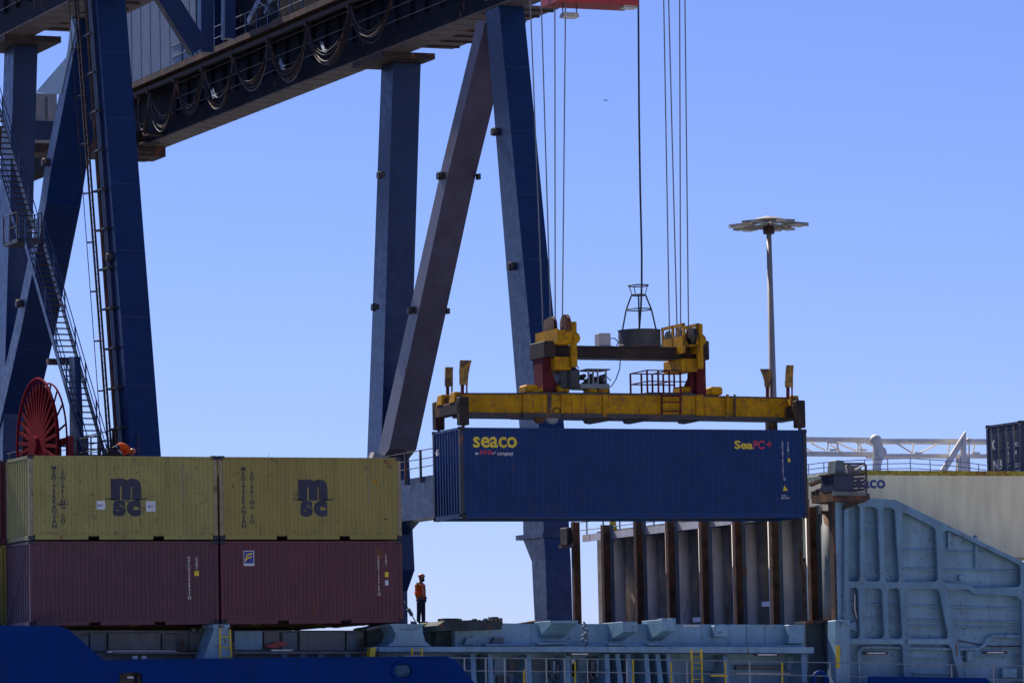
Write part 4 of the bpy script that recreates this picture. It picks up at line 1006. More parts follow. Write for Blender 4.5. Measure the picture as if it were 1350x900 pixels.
for a, b_ in (((1064, 585), (1079, 594)), ((1077, 582), (1097, 592)), ((1103, 584), (1118, 594)), ((1112, 582), (1138, 593)), ((1143, 583), (1155, 590)),
              ((1092, 582), (1090, 594)), ((1103, 583), (1106, 595)), ((1132, 583), (1130, 595)), ((1143, 583), (1146, 595)), ((1173, 583), (1169, 598)), ((1182, 584), (1202, 597)),
              ((1213, 583), (1211, 597)), ((1218, 597), (1245, 584)), ((1252, 584), (1250, 597)), ((1276, 592), (1284, 598)), ((1294, 584), (1292, 597))):
    jbar(a, b_, 0.055, random.choice((0.0, 0.6)), 'lattice')
for a in ((1097, 583), (1134, 583), (1180, 583), (1214, 583), (1098, 593), (1137, 593), (1210, 597), (1286, 597)): jbar((a[0]-5, a[1]), (a[0]+5, a[1]), 0.08, 0, 'node_plate', 0.12)
ped = thing('crane_pedestal', 'off-white rounded pedestal with domed top in front of the lattice jib', 'pedestal', PY(1159, 620, YJ-1.2))
PO = Vector(ped.location)
def pv(px, py): return PY(px, py, YJ-1.2)-PO
a = pv(1152, 612); b_ = pv(1160, 580)
MB().prism([pv(1152.3, 640), pv(1152.3, 582), pv(1163, 582), pv(1166, 600), pv(1162, 612), pv(1160.5, 640)], (0, 0.12, 0)).build('column', 'jib', ped)
c = pv(1157.5, 579); MB().sphere((c.x, c.y+0.2, c.z), 0.24, (1, 1, 0.95), 16, 10).build('dome', 'jib', ped, smooth=True)
c = pv(1162, 596); MB().lathe((c.x, c.y-0.05, c.z), [(0.20, 0), (0.24, 0.03), (0.24, 0.4), (0.2, 0.43)], 20, 'y').build('sheave_housing', 'jib', ped)
af = thing('jib_rest', 'off-white A-shaped rest with a sharp peak carrying the lattice jib', 'frame', PY(1268, 620, YJ-0.8))
AO = Vector(af.location)
def av(px, py): return PY(px, py, YJ-0.8)-AO
MB().prism([av(1240, 620), av(1249, 620), av(1267, 590), av(1273, 568), av(1263, 583)], (0, 0.08, 0)).build('raking_leg', 'jib', af)
MB().prism([av(1266, 640), av(1275, 640), av(1273.5, 568.5), av(1267.5, 584)], (0.0, 0.10, 0)).build('post', 'jib', af)
MB().prism([av(1277, 640), av(1280.5, 640), av(1279, 606), av(1274, 600)], (0, 0.2, 0)).build('post', 'jib', af)
MB().prism([av(1263, 640), av(1266, 640), av(1266, 604), av(1263, 604)], (0, 0.2, 0)).build('post', 'jib', af)
MB().tube([av(1277.5, 640), av(1277.5, 578)], 0.03, 6).build('pipe', 'jib', af)
MB().lathe(av(1277.5, 580), [(0.04, -0.12), (0.1, -0.05), (0.1, 0.05), (0.04, 0.12)], 10, 'x').build('shackle', 'jib', af)
fence = thing('guard_railing', 'thin grey guard railing along the far side, below the lattice jib', 'railing', PY(1180, 618, 160))
FO = Vector(fence.location)
line = [(1050, 614.5), (1066, 612), (1086, 609.5), (1120, 607), (1150, 605.5), (1170, 604.5), (1200, 604), (1226, 605.5), (1262, 608), (1300, 613)]
for dz in (0.0, -0.20, -0.40):
    MB().tube([PY(a, b, 160)-FO+Vector((0, 0, dz)) for a, b in line], 0.016, 5).build('rail', 'rail_grey', fence)
for px in (1066, 1086, 1107, 1140, 1170, 1200, 1226, 1248, 1290):
    py = [b0+(b1-b0)*(px-a0)/(a1-a0) for (a0, b0), (a1, b1) in zip(line, line[1:]) if a0 <= px <= a1][0]
    p = PY(px, py, 160)-FO; MB().box((p.x-0.015, p.y-0.015, p.z-2.2), (p.x+0.015, p.y+0.015, p.z)).build('post', 'rail_grey', fence)
bp_ = PY(799.5, 132.5, 300)
bird = MB().prism([(-0.24, 0, 0.04), (0, 0, -0.02), (0.24, 0, 0.05), (0.02, 0, 0.03)], (0, 0.12, 0)).sphere((0, 0.06, 0), 0.045, (1, 2.6, 1)).build('gull', 'bird')
bird.location = bp_; tag(bird, 'tiny gull flying high in the open sky between the ropes', 'bird')
# ---------------------------------------------------------------- sea, quay
def sheet(name, x0, y0, x1, y1, z, material, t=0.0):
    return struct(MB().box((x0, y0, z-t), (x1, y1, z)).build(name, material))
sheet('water', -6000, -3000, 6000, 6000, 0.0, 'water', 0.02)
sheet('quay', -2500, 162.0, 2500, 5000, 3.2, 'concrete', 8.0)
sheet('bounce_apron', -900, -700, 1200, 118.0, 3.3, 'concrete_pale', 8.0)  # unseen apron, added to bounce warm fill onto the shaded fronts

# ---------------------------------------------------------------- ship
YH = 130.7
ship = thing('container_ship', 'blue-hulled container ship with slate blue deck structures along the bottom of the frame', 'ship', (60, YH, 0))
SO = Vector((60, YH, 0))
def sv(p): return Vector(p)-SO
def sslab(name, pts, Y, th, material, parent=None, bevel=0.0):
    return MB().prism([sv(PY(a, b, Y)) for a, b in pts], (0, th, 0)).build(name, material, parent or ship, bevel=bevel)
def sbox(name, px0, py0, px1, py1, Y, th, material, parent=None, bevel=0.0):
    return sslab(name, [(px0, py1), (px1, py1), (px1, py0), (px0, py0)], Y, th, material, parent, bevel)
def sbar(name, a, b, Y, w, th, material, parent=None):
    return MB().bar(sv(PY(*a, Y)), sv(PY(*b, Y)), th, w, (0, 0, 1) if abs(a[0]-b[0]) > abs(a[1]-b[1]) else (0, 1, 0)).build(name, material, parent or ship)
def stube(name, pts, Y, r, material, parent=None, n=6):
    return MB().tube([sv(PY(a, b, Y)) for a, b in pts], r, n).build(name, material, parent or ship)
# hull side: bulwark with fairlead openings
zd = PY(700, 915, YH).z
out = [(-40, 0.0-0.0)]
top = [(-120, 823), (-10, 824), (78, 824.5), (90, 829), (137, 869.5), (150, 871), (340, 868), (590, 866), (601, 869.5), (626, 900), (634, 912)]
pts = [(p.x, p.z) for p in (PY(a, b, YH) for a, b in top)]
xr = pts[-1][0]
outer = [(20.0, -1.0), (110.0, -1.0), (110.0, zd), (xr+0.3, zd)] + pts[::-1] + [(20.0, pts[0][1])]
def hole(x0, y0, x1, y1): a = PY(x0, y1, YH); b = PY(x1, y0, YH); return [(a.x, a.z), (b.x, a.z), (b.x, b.z), (a.x, b.z)]
h1 = hole(519, 876, 542, 892); h2 = hole(157, 886, 188, 905)
hull = plateY('hull_side', outer, [h1, h2], YH, 0.12, 'hull', None, r=0.16); hull.parent = ship; hull.location = -SO
hull.data.materials.clear(); hull.data.materials.append(M['hull'])
hbox = MB().box(sv((20, YH+0.13, -2)), sv((110, 161.0, zd-1.3))).build('hull', 'hull', ship)
sbar('bulwark_cap', (150, 870.5), (340, 867.6), YH+0.05, 0.05, 0.2, 'hull'); sbar('bulwark_cap', (340, 867.6), (590, 865.6), YH+0.05, 0.05, 0.2, 'hull')
c = sv(PY(530.5, 884, YH)); fr = MB()
ringpts = [(c.x+0.34*math.cos(t), c.y-0.03, c.z+0.27*math.sin(t)) for t in [2*PI*i/24 for i in range(24)]]
MB().tube(ringpts, 0.055, 6, closed=True).build('fairlead', 'hull', ship, smooth=True)
c2 = sv(PY(530.5, 889, YH+0.6)); MB().sphere(c2, 0.26, (1, 0.5, 0.6)).build('bollard', 'deck_blue', ship, smooth=True)
sbox('fairlead_back', 150, 880, 196, 912, YH+0.35, 0.05, 'spreader_dark')
sbox('roller', 158, 888, 163, 905, YH+0.14, 0.15, 'dark_rust'); sbox('roller', 181, 888, 186, 905, YH+0.14, 0.15, 'dark_rust')
sbox('roller_plate', 168, 891, 176, 893.5, YH+0.2, 0.05, 'sticker')
sslab('bulwark_segment', [(1146, 905), (1146, 891), (1300, 893), (1306, 899), (1306, 908)], YH+0.02, 0.1, 'hull')
c = sv(PY(1081, 899, YH+0.3)); rp = [(c.x+0.24*math.cos(t), c.y, c.z+0.30*math.sin(t)) for t in [PI*i/14 for i in range(15)]]
rp = [(rp[0][0], rp[0][1], rp[0][2]-0.5)]+rp+[(rp[-1][0], rp[-1][1], rp[-1][2]-0.5)]
MB().tube(rp, 0.095, 10).build('mooring_pipe', 'hull', ship, smooth=True)
for x0, x1, y0, y1 in ((0, 590, 894.5, 893.5), (0, 130, 861, 860)):
    sslab('weld_seam', [(x0, y0+0.5), (x1, y1+0.5), (x1, y1), (x0, y0)], YH-0.008, 0.02, 'hull')
for px in (72, 236, 398, 566): sbox('weld_seam', px, 871, px+0.5, 930, YH-0.006, 0.02, 'hull')
# deck walkway behind the rail
MB().box(sv((20, YH+0.14, zd-1.3)), sv((110, 133.0, zd-1.25))).build('side_deck', 'deck_dark', ship)

# ---- left: hatch cover under the container stack
sbox('hatch_cover', 60, 830.4, 484, 861, 133.3, 8.0, 'deck_grey')
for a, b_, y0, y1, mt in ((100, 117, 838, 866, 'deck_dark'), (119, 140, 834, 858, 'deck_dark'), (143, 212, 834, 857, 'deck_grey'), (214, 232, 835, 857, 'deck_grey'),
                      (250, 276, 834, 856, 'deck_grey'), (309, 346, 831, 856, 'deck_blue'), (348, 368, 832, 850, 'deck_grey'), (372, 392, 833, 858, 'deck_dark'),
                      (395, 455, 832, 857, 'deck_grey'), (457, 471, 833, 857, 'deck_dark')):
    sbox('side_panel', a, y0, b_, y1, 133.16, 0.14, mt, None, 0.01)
sbox('coaming_ledge', 150, 858, 484, 861.5, 132.6, 0.7, 'deck_grey')
sbox('coaming_plate', 60, 861, 500, 900, 133.0, 0.1, 'deck_grey')
sbox('pipe_cover', 143, 857, 232, 860, 132.7, 0.2, 'bulk_grey'); sbox('cable_tray', 236, 856, 268, 859, 132.6, 0.2, 'dark_rust')
sslab('fire_box', [(348, 852), (366, 845), (378, 846), (378, 850), (362, 854)], 132.9, 0.2, 'red_paint')
sbox('deck_light', 358, 855.5, 386, 857.5, 132.6, 0.1, 'lens'); sbox('light_bracket', 352, 856, 392, 861, 132.7, 0.1, 'spreader_dark')
for px in (372, 396, 420, 455): sbox('deck_cleat', px, 862, px+7, 867, 132.4, 0.2, 'deck_dark')
for px in (176, 188): sbox('valve', px, 864, px+5, 868, 132.3, 0.15, 'sticker')
for px, py in ((238, 846), (241, 852), (236, 858), (475, 846), (478, 853), (472, 860), (769, 823), (772, 832), (768, 840), (772, 848)):
    stube('cleat_chain', [(px, py-4), (px+3, py), (px-1, py+3), (px+2, py+6)], 132.9 if px < 700 else 132.4, 0.035, 'rust_steel' if px < 700 else 'deck_dark')
for px in (253, 263): sbox('lashing_eye', px, 828, px+5, 832, 133.0, 0.15, 'deck_grey')
# stacking pedestals under the containers
def pedestal(pts, Y, th): return sslab('container_pedestal', pts, Y, th, 'deck_blue', bevel=0.015)
pd1 = pedestal([(268, 869), (283, 826.5), (301, 826.5), (306, 869)], 131.9, 0.9)
sbox('pedestal_top', 281, 822.5, 303, 827, 131.85, 1.0, 'deck_blue', pd1)
sbox('twistlock_seat', 289, 824, 295, 826.5, 131.8, 0.05, 'spreader_dark', pd1)
for a, b_ in (((290, 829), (289.5, 868)), ((303, 829), (305, 868))): MB().bar(sv(PY(*a, 131.78)), sv(PY(*b_, 131.78)), 0.04, 0.06).build('ladder_rail', 'ladder_yellow', pd1)
for py in (838.5, 853, 866): stube('ladder_rung', [(290, py), (304, py)], 131.78, 0.02, 'ladder_yellow', pd1)
sbox('hydrant', 306, 846, 310, 868, 132.2, 0.15, 'spreader_dark')
pd2 = pedestal([(510, 851.5), (519, 845), (522, 835), (517, 826), (516, 824), (557, 824), (558, 835), (561, 845), (569, 851.5)], 132.0, 1.2)
sbox('pedestal_top', 515, 821.8, 558, 824.6, 131.95, 1.3, 'deck_blue', pd2)
sbox('pedestal_groove', 527, 828.5, 552, 829.5, 131.985, 0.02, 'deck_dark', pd2)
sslab('bracket', [(484, 861), (484, 826), (516, 822), (517, 850), (492, 852)], 133.0, 1.0, 'deck_green')
sslab('lashing_platform', [(484, 827), (516, 820.5), (516, 824), (484, 831)], 132.6, 1.2, 'deck_dark')
stk = sslab('yellow_end_plate', [(487, 867), (489, 853), (496, 853), (494, 867)], 131.9, 0.3, 'ladder_yellow')
sslab('shelf', [(491, 852), (570, 852), (1000, 853), (1000, 858), (497, 858)], 131.95, 1.1, 'deck_blue')

# ---- right: hatch coaming and hatch cover
sslab('coaming_flange', [(500, 852.5), (740, 851.5), (1073, 852.5), (1073, 860.5), (740, 859), (500, 858.5)], 131.85, 1.3, 'deck_blue')
sslab('coaming_plate', [(500, 859), (1066, 860.5), (1062, 930), (500, 930)], 133.0, 0.1, 'deck_blue')
sslab('hatch_cover', [(600, 853), (600, 824), (662, 821), (700, 821.5), (1061, 823), (1061, 852), (900, 852)], 132.9, 3.2, 'deck_blue')
sslab('hatch_cover', [(575, 853), (575, 833), (660, 828), (660, 853)], 133.2, 5.0, 'deck_green')
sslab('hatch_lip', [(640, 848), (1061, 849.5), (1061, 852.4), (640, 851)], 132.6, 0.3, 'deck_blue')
sslab('lashing_bridge', [(585, 831), (577, 824), (586, 818), (663, 819), (661, 829)], 132.3, 2.0, 'deck_green')
sslab('lashing_bridge', [(563, 827), (594, 821), (598, 830), (580, 842), (566, 850)], 133.6, 2.0, 'deck_green')
for k in range(16):
    px = 588+k*4.7+random.uniform(-1, 1); h = random.choice([1.5, 2, 2.5, 4]); sbox('lashing_fitting', px, 819-h, px+3, 820, 132.5, 0.2, random.choice(['deck_green', 'rust_steel', 'deck_green']))
sbox('fitting_box', 585, 814.5, 605, 820, 133.4, 0.5, 'deck_green'); sbox('fitting_box', 640, 814.5, 643, 820, 133.0, 0.2, 'deck_dark')
sbox('fitting_box', 650, 812.5, 657, 820, 133.2, 0.4, 'spreader_dark'); sbox('fitting_box', 659.5, 814, 662.5, 820, 133, 0.3, 'deck_dark')
sslab('yellow_edge_plate', [(556, 822), (594, 818), (597, 821), (566, 827)], 133.5, 0.25, 'ladder_yellow')
sslab('ramp_wedge', [(682, 821.5), (704, 818), (708, 817), (708, 822)], 133.2, 0.5, 'rust_steel')
for px in (622, 658): sslab('support_foot', [(px-10, 849), (px-6, 840), (px+6, 840), (px+6, 849)], 132.7, 0.5, 'deck_blue' if px < 640 else 'deck_dark')
def corbel(px0, px1, pyt, pym, pyb, dpx):   # bracket: front face, sloping underside running back to the coaming
    Y0, Y1 = 131.75, 133.3
    a = PY(px0, pyt, Y0); b = PY(px1, pyt, Y0); z1 = PY(px0, pym, Y0).z; z2 = PY(px0, pyb, Y0).z
    o = MB().prism([sv((a.x, Y0, a.z)), sv((a.x, Y0, z1)), sv((a.x, Y1, z2)), sv((a.x, Y1, a.z))], (b.x-a.x, 0, 0)).build('bracket', 'deck_blue', ship, bevel=0.01)
    MB().box(sv((a.x-0.25, Y0+0.5, z2-0.05)), sv((b.x-0.1, Y1, z2-0.01))).build('bracket_foot', 'deck_blue', o)
corbel(728, 762, 817.5, 821, 846, 0); corbel(821, 840, 819, 832.5, 847, 0); corbel(873, 891, 816, 831.5, 847, 0)
for a, b_ in ((874, 878), (886, 891)): sbox('stopper', a, 814.2, b_, 817, 131.8, 0.4, 'deck_blue')
sbox('cover_box', 942, 824, 961, 839, 132.6, 0.35, 'deck_blue', bevel=0.02); sbox('cover_box', 1040, 823, 1061, 848, 132.55, 0.4, 'deck_blue', bevel=0.02)
sbox('top_strip', 901, 823.5, 922, 825, 132.85, 0.05, 'bulk_grey')
for px in (700, 984, 1008): sbox('weld_seam', px, 825, px+0.7, 850, 132.893, 0.02, 'deck_dark')
# coaming stays: slanting flanged brackets
for i, (x0, x1) in enumerate(((624, 627), (647, 649), (698, 699), (749, 751), (801, 803), (815, 821), (829, 834), (853, 857), (868, 874), (882, 888), (957, 960), (1060, 1063))):
    p = PY(x0, 861.5, 132.1); q = PY(x1, 915, 131.5)
    st_ = MB().hexa([sv((q.x-0.09, 131.55, q.z)), sv((q.x+0.09, 131.55, q.z)), sv((q.x+0.09, 131.63, q.z)), sv((q.x-0.09, 131.63, q.z))],
                    [sv((p.x-0.075, 132.15, p.z)), sv((p.x+0.075, 132.15, p.z)), sv((p.x+0.075, 132.23, p.z)), sv((p.x-0.075, 132.23, p.z))]).build('coaming_stay', 'deck_blue', ship)
    MB().prism([sv((p.x-0.01, 132.2, p.z)), sv((p.x-0.01, 133.0, p.z)), sv((q.x-0.01, 133.0, q.z)), sv((q.x-0.01, 131.6, q.z))], (0.02, 0, 0)).build('stay_web', 'deck_blue', st_)
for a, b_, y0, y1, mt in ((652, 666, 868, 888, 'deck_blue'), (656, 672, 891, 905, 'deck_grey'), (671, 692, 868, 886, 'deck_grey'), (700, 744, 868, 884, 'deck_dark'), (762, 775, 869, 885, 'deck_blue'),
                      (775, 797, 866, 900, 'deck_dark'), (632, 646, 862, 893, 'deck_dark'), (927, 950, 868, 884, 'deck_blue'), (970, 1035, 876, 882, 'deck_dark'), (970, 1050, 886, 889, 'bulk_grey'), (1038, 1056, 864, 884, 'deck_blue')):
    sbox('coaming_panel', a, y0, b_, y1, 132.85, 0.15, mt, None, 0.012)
for k in range(14):
    px = random.uniform(664, 800); sbox('small_fitting', px, random.uniform(866, 888), px+random.uniform(2, 5), random.uniform(889, 896), 132.4, 0.2, random.choice(['sticker', 'deck_grey', 'rust_steel', 'deck_dark', 'deck_blue']))
for a, b_, py in ((754, 775, 861.7), (1000, 1024, 862.5), (1144, 1167, 860.5), (1302, 1324, 859.5)):
    l = sbox('deck_light', a, py-0.9, b_, py+0.9, 131.7, 0.08, 'lens'); sbox('light_bracket', a-5, py-1.8, b_+4, py+1.9, 131.8, 0.08, 'spreader_dark', l)
# ladders and yellow posts
def ladder(px0, px1, py0, py1, Y, lean=0.0, n=6):
    o = MB().bar(sv(PY(px0, py0, Y)), sv(PY(px0+lean, py1, Y)), 0.05, 0.05).build('ladder_rail', 'ladder_yellow', ship); MB().bar(sv(PY(px1, py0, Y)), sv(PY(px1+lean, py1, Y)), 0.05, 0.05).build('ladder_rail', 'ladder_yellow', ship)
    for k in range(n):
        u = (k+0.5)/n; py = py0+(py1-py0)*u; stube('rung', [(px0+lean*u, py), (px1+lean*u, py)], Y, 0.014, 'ladder_yellow', o)
ladder(911.5, 924.5, 855, 920, 131.4, 1.5, 9)
ladder(543, 556, 853, 866.5, 131.3, 0.3, 2)
sbar('yellow_kick', (534, 864), (560, 864), 131.3, 0.04, 0.04, 'rail_grey')
for px, py in ((758, 871), (834.5, 869), (884.5, 873), (956, 872), (1031, 873), (690.5, 882)):
    stube('yellow_chain_post', [(px, py), (px+0.6, 920)], 131.35, 0.032, 'ladder_yellow')
sbar('yellow_gate_bar', (937, 890), (959, 890), 131.3, 0.06, 0.04, 'ladder_yellow')
# side railing
rail = thing('deck_railing', 'thin grey two-bar deck railing along the ship side in front of the coaming', 'railing', PY(900, 905, YH+0.1))
RO = Vector(rail.location)
for line in ([(590, 866.5), (720, 867.5), (900, 869.5), (1100, 873), (1200, 875), (1360, 877)], [(606, 883.5), (720, 884.5), (900, 887), (1100, 890.5), (1200, 893), (1360, 896)]):
    MB().tube([PY(a, b, YH+0.1)-RO for a, b in line], 0.019, 6).build('rail', 'rail_grey', rail)
for px in (612, 640, 665, 693, 720, 744, 774, 826, 905, 988, 1094, 1254, 1309, 1349):
    u = 866.5+(px-590)*0.0137; a = PY(px, u, YH+0.1)-RO; MB().box((a.x-0.018, a.y-0.018, a.z-1.4), (a.x+0.018, a.y+0.018, a.z)).build('stanchion', 'rail_grey', rail)

# ---- corner post of the bulwark
sslab('corner_post', [(1102, 930), (1102, 817), (1120, 817), (1122, 930)], 131.7, 0.6, 'deck_blue', bevel=0.02)
sbox('post_cap', 1109, 816, 1121, 822, 131.62, 0.7, 'deck_blue')
sbox('yellow_stripe', 1102.0, 850, 1107.5, 880, 131.69, 0.02, 'ladder_yellow')
sslab('upper_post', [(1105, 818), (1102.5, 720), (1101, 655), (1114, 655), (1113.5, 717), (1117, 720), (1119, 818)], 131.9, 0.35, 'deck_blue', bevel=0.01)
sslab('post_rust_edge', [(1102, 818), (1097, 655), (1101.5, 655), (1105, 818)], 131.95, 0.3, 'rust_steel')

# ---- ribbed bulwark wall on the right
YB = 131.75
def q(pts): return [(p.x, p.z) for p in (PY(a, b, YB) for a, b in pts)]
outer = q([(1113, 655), (1181, 660), (1350, 742), (1470, 800), (1470, 930), (1113, 930)])
holes = [q(h) for h in ([(1119, 664), (1134, 665), (1134, 766), (1118, 766)],
    [(1140, 666), (1157, 669), (1161, 766), (1140, 766)], [(1164, 668), (1180, 670), (1186, 767), (1167, 767)],
    [(1189, 673), (1234, 696), (1237, 766), (1191, 767)], [(1243, 699), (1252, 699), (1346, 745), (1346, 773), (1285, 775), (1276, 769), (1243, 768)],
    [(1119, 774), (1132, 774), (1134, 841), (1119, 841)], [(1140, 775), (1163, 775), (1166, 841), (1140, 841)],
    [(1170, 775), (1186, 775), (1190, 841), (1172, 841)], [(1194, 776), (1238, 776), (1251, 841), (1198, 841)],
    [(1248, 777), (1277, 776), (1284, 783), (1340, 785), (1347, 792), (1348, 925), (1280, 925)],
    [(1120, 849), (1190, 849), (1194, 925), (1121, 925)], [(1199, 849), (1253, 849), (1272, 925), (1204, 925)],
    [(1356, 770), (1460, 810), (1460, 920), (1356, 920)])]
fr_ = plateY('rib_frame', outer, holes, YB, 0.10, 'rib_paint', None, r=0.15); fr_.parent = ship; fr_.location = -SO
fr_.data.materials.clear(); fr_.data.materials.append(M['rib_paint'])
plate = MB().prism([sv(PY(a, b, YB+0.34)) for a, b in [(1109, 657), (1178, 662), (1345, 742), (1462, 800), (1462, 930), (1109, 930)]], (0, 0.1, 0)).build('bulwark_plate', 'deck_blue', ship)
rim = MB()
for (a, b_) in (((1113, 655), (1181, 660)), ((1181, 660), (1350, 742)), ((1350, 742), (1470, 800))):
    p0 = PY(*a, YB); p1 = PY(*b_, YB); rim.hexa([sv(p0), sv(p1), sv(p1+Vector((0, 0.66, 0))), sv(p0+Vector((0, 0.66, 0)))], [sv(p0+Vector((0, 0, .04))), sv(p1+Vector((0, 0, .04))), sv(p1+Vector((0, 0.66, .04))), sv(p0+Vector((0, 0.66, .04)))])
rim.build('top_cap', 'deck_blue', ship)
def web(a, b_):                          # flange-to-plate webs behind the ribs
    p0 = PY(*a, YB+0.1); p1 = PY(*b_, YB+0.1); o = Vector((0, 0.24, 0))
    MB().hexa([sv(p0), sv(p0+Vector((.02, 0, 0))), sv(p0+o+Vector((.02, 0, 0))), sv(p0+o)], [sv(p1), sv(p1+Vector((.02, 0, 0))), sv(p1+o+Vector((.02, 0, 0))), sv(p1+o)]).build('rib_web', 'deck_blue', ship)
for a, b_ in (((1137, 840), (1137, 664)), ((1168, 840), (1159, 668)), ((1196, 900), (1184, 672)), ((1276, 900), (1240, 770)), ((1240, 768), (1238, 698))): web(a, b_)
for x0, y0, x1, y1 in ((1192, 724, 1236, 725), (1243, 726, 1300, 727), (1192, 748.5, 1236, 749.5), (1243, 750, 1342, 752), (1119, 795, 1186, 796), (1195, 797, 1244, 798.5), (1253, 799, 1345, 801),
                       (1140, 814, 1188, 815.5), (1197, 816, 1249, 817), (1256, 817, 1345, 819), (1197, 824, 1250, 825), (1257, 825, 1345, 826.5), (1260, 851, 1345, 852),
                       (1140, 700, 1158, 701), (1120, 866, 1192, 868), (1200, 866, 1258, 867), (1265, 864, 1346, 865), (1204, 886, 1262, 887)):
    sslab('stiffener', [(x0, y0+1.4), (x1, y1+1.4), (x1, y1), (x0, y0)], YB+0.22, 0.13, 'deck_blue')
for x0, y0, x1, y1 in ((1286, 705, 1289, 748), (1250, 700, 1253, 722)): sbox('stiffener', x0, y0, x1, y1, YB+0.2, 0.15, 'deck_blue')
for x0, y0, x1, y1 in ((1120, 842, 1191, 848), (1197, 842, 1253, 848)): sbox('rib_beam', x0, y0, x1, y1, YB-0.06, 0.10, 'deck_blue')
stube('pipe', [(1133, 925), (1132, 866), (1132.5, 857), (1138, 853), (1150, 852.5), (1190, 853.5), (1252, 855), (1290, 855), (1297, 850), (1303, 841), (1310, 838), (1352, 838.5)], YB+0.16, 0.055, 'deck_blue', n=10)
stube('pipe_coupling', [(1325, 838.3), (1334, 838.4)], YB+0.16, 0.085, 'deck_blue', n=10); stube('pipe_coupling', [(1168, 853), (1174, 853.2)], YB+0.16, 0.075, 'deck_blue', n=10)
stube('cable', [(1263, 844), (1285, 848), (1310, 852), (1350, 851)], YB+0.2, 0.02, 'spreader_dark')
sbox('junction_box', 1275, 858, 1283, 871, YB+0.05, 0.25, 'deck_blue', bevel=0.015); sbox('vent_box', 1322, 880, 1341, 893, YB+0.1, 0.4, 'deck_blue', bevel=0.02)
c = sv(PY(1266, 761, YB+0.3)); MB().lathe(c, [(0.07, -0.1), (0.10, -0.08), (0.10, 0.1)], 10, 'y').build('drain_fitting', 'deck_blue', ship)
stube('cable', [(1127, 783), (1127, 803), (1130, 815)], YB+0.2, 0.025, 'bulk_grey')
sslab('bracket', [(1119, 822), (1128, 818), (1133, 833), (1120, 829)], YB+0.2, 0.3, 'deck_blue')

# ---- transverse bulkhead with cell guides, running away from the camera
XBK = 69.11
bk = thing('cell_guide_bulkhead', 'row of rusty brown upright cell guides on a pale grey bulkhead under the blue container', 'bulkhead', (XBK, 132.2, 8.0))
BO = Vector((XBK, 132.2, 8.0))
def bv(p): return Vector(p)-BO
zb0 = 7.6
def img_y(px, z, X=XBK):
    lo, hi = 128.0, 175.0
    for _ in range(40):
        mid = (lo+hi)/2; d = Vector((X, mid, z-CZ)); xr_ = d.dot(right)/d.dot(fwd)*FOC+675
        if xr_ > px: lo = mid
        else: hi = mid
    return (lo+hi)/2
gp = [(img_y(px, 12.0)) for px in (1064, 1014, 966, 922, 878, 836, 793, 754)]
zw = 12.55
MB().box(bv((XBK+1.55, 132.6, zb0)), bv((XBK+1.7, img_y(789, 12.0, XBK+1.6), zw+0.3))).build('bulkhead_plate', 'recess', bk)
for i, y in enumerate(gp):
    ztop = zw+0.35 if i < 7 else zw+0.6
    g = MB().box((0, 0, 0), (0.34, 0.05, ztop-zb0)).box((0.0, -0.17, 0), (0.05, 0.0, ztop-zb0)).box((0.29, 0.05, 0), (0.34, 0.16, ztop-zb0)).box((0.10, -0.03, 0), (0.13, 0.0, ztop-zb0))
    o = g.build('cell_guide', 'guide_rust', bk); o.location = bv((XBK, y, zb0))
    MB().box((0.06, -0.035, 0), (0.09, -0.003, ztop-zb0)).build('guide_strip', 'rust_steel', o)
    if i < 7:
        b_ = MB().box((0.34, 0.02, 0), (0.5, 0.06, ztop-zb0)).build('guide_web', 'deck_dark', bk); b_.location = bv((XBK, y+0.0, zb0))
        col_ = MB().lathe((0, 0, 0), [(0.44, 0), (0.44, zw-zb0-0.15)], 28).build('round_column', 'bulk_grey', bk, smooth=True)
        col_.location = bv((XBK+0.80, y+0.72, zb0))
        for k in range(4):
            z = zb0+0.8+k*1.15
            MB().box(bv((XBK+1.35, y+1.25, z)), bv((XBK+1.55, y+2.4, z+0.06))).build('stringer_plate', 'deck_dark', bk)
        MB().box(bv((XBK+1.2, y+1.65, zb0)), bv((XBK+1.5, y+1.75, zb0+3.0))).build('ladder_stile', 'rust_steel', bk)
        MB().box(bv((XBK+1.1, y+1.5, zb0)), bv((XBK+1.5, y+2.1, zb0+1.6))).build('locker', 'deck_dark', bk, bevel=0.02)
    if i in (1, 3):
        z = zb0+1.9 if i == 1 else zb0+1.55
        MB().box(bv((XBK+0.4, y+0.25, z)), bv((XBK+0.6, y+1.5, z+0.16))).build('shelf', 'bulk_grey', bk)
# walkway with pale rusty edge on top of the bulkhead
yw1 = gp[7]
MB().box(bv((XBK+0.5, 133.0, zw-0.02)), bv((XBK+1.6, yw1, zw+0.06))).build('walkway', 'deck_grey', bk)
MB().box(bv((XBK+0.44, 133.0, zw-0.14)), bv((XBK+0.50, yw1, zw+0.12))).build('walkway_edge', 'bulk_grey', bk)
g = MB()
for k in range(12):
    y = 137+k*1.45
    if y < yw1+0.5: posts('guard_post', [((XBK+0.5, y, zw), (XBK+0.5, y, zw+1.1))], 0.045, 'rail_grey', bk, bv)
g = MB()
for h in (0.3, 0.6, 0.9): g.tube([bv((XBK+0.5, 136, zw+h)), bv((XBK+0.5, yw1+0.3, zw+h))], 0.02, 6)
g.build('guard_rail', 'rail_grey', bk)
p = PX(808, 695, XBK+0.9); MB().lathe(bv((XBK+0.9, p.y, zw)), [(0.2, 0), (0.12, 0.5), (0.12, 0.9), (0.2, 1.0)], 12).build('vent_post', 'ladder_yellow', bk, smooth=True)
p = PX(745, 706, XBK-0.1); MB().box(bv((XBK-0.15, p.y-0.3, p.z-0.35)), bv((XBK+0.15, p.y+0.35, p.z+0.3))).build('junction_box', 'dark_rust', bk, bevel=0.02)
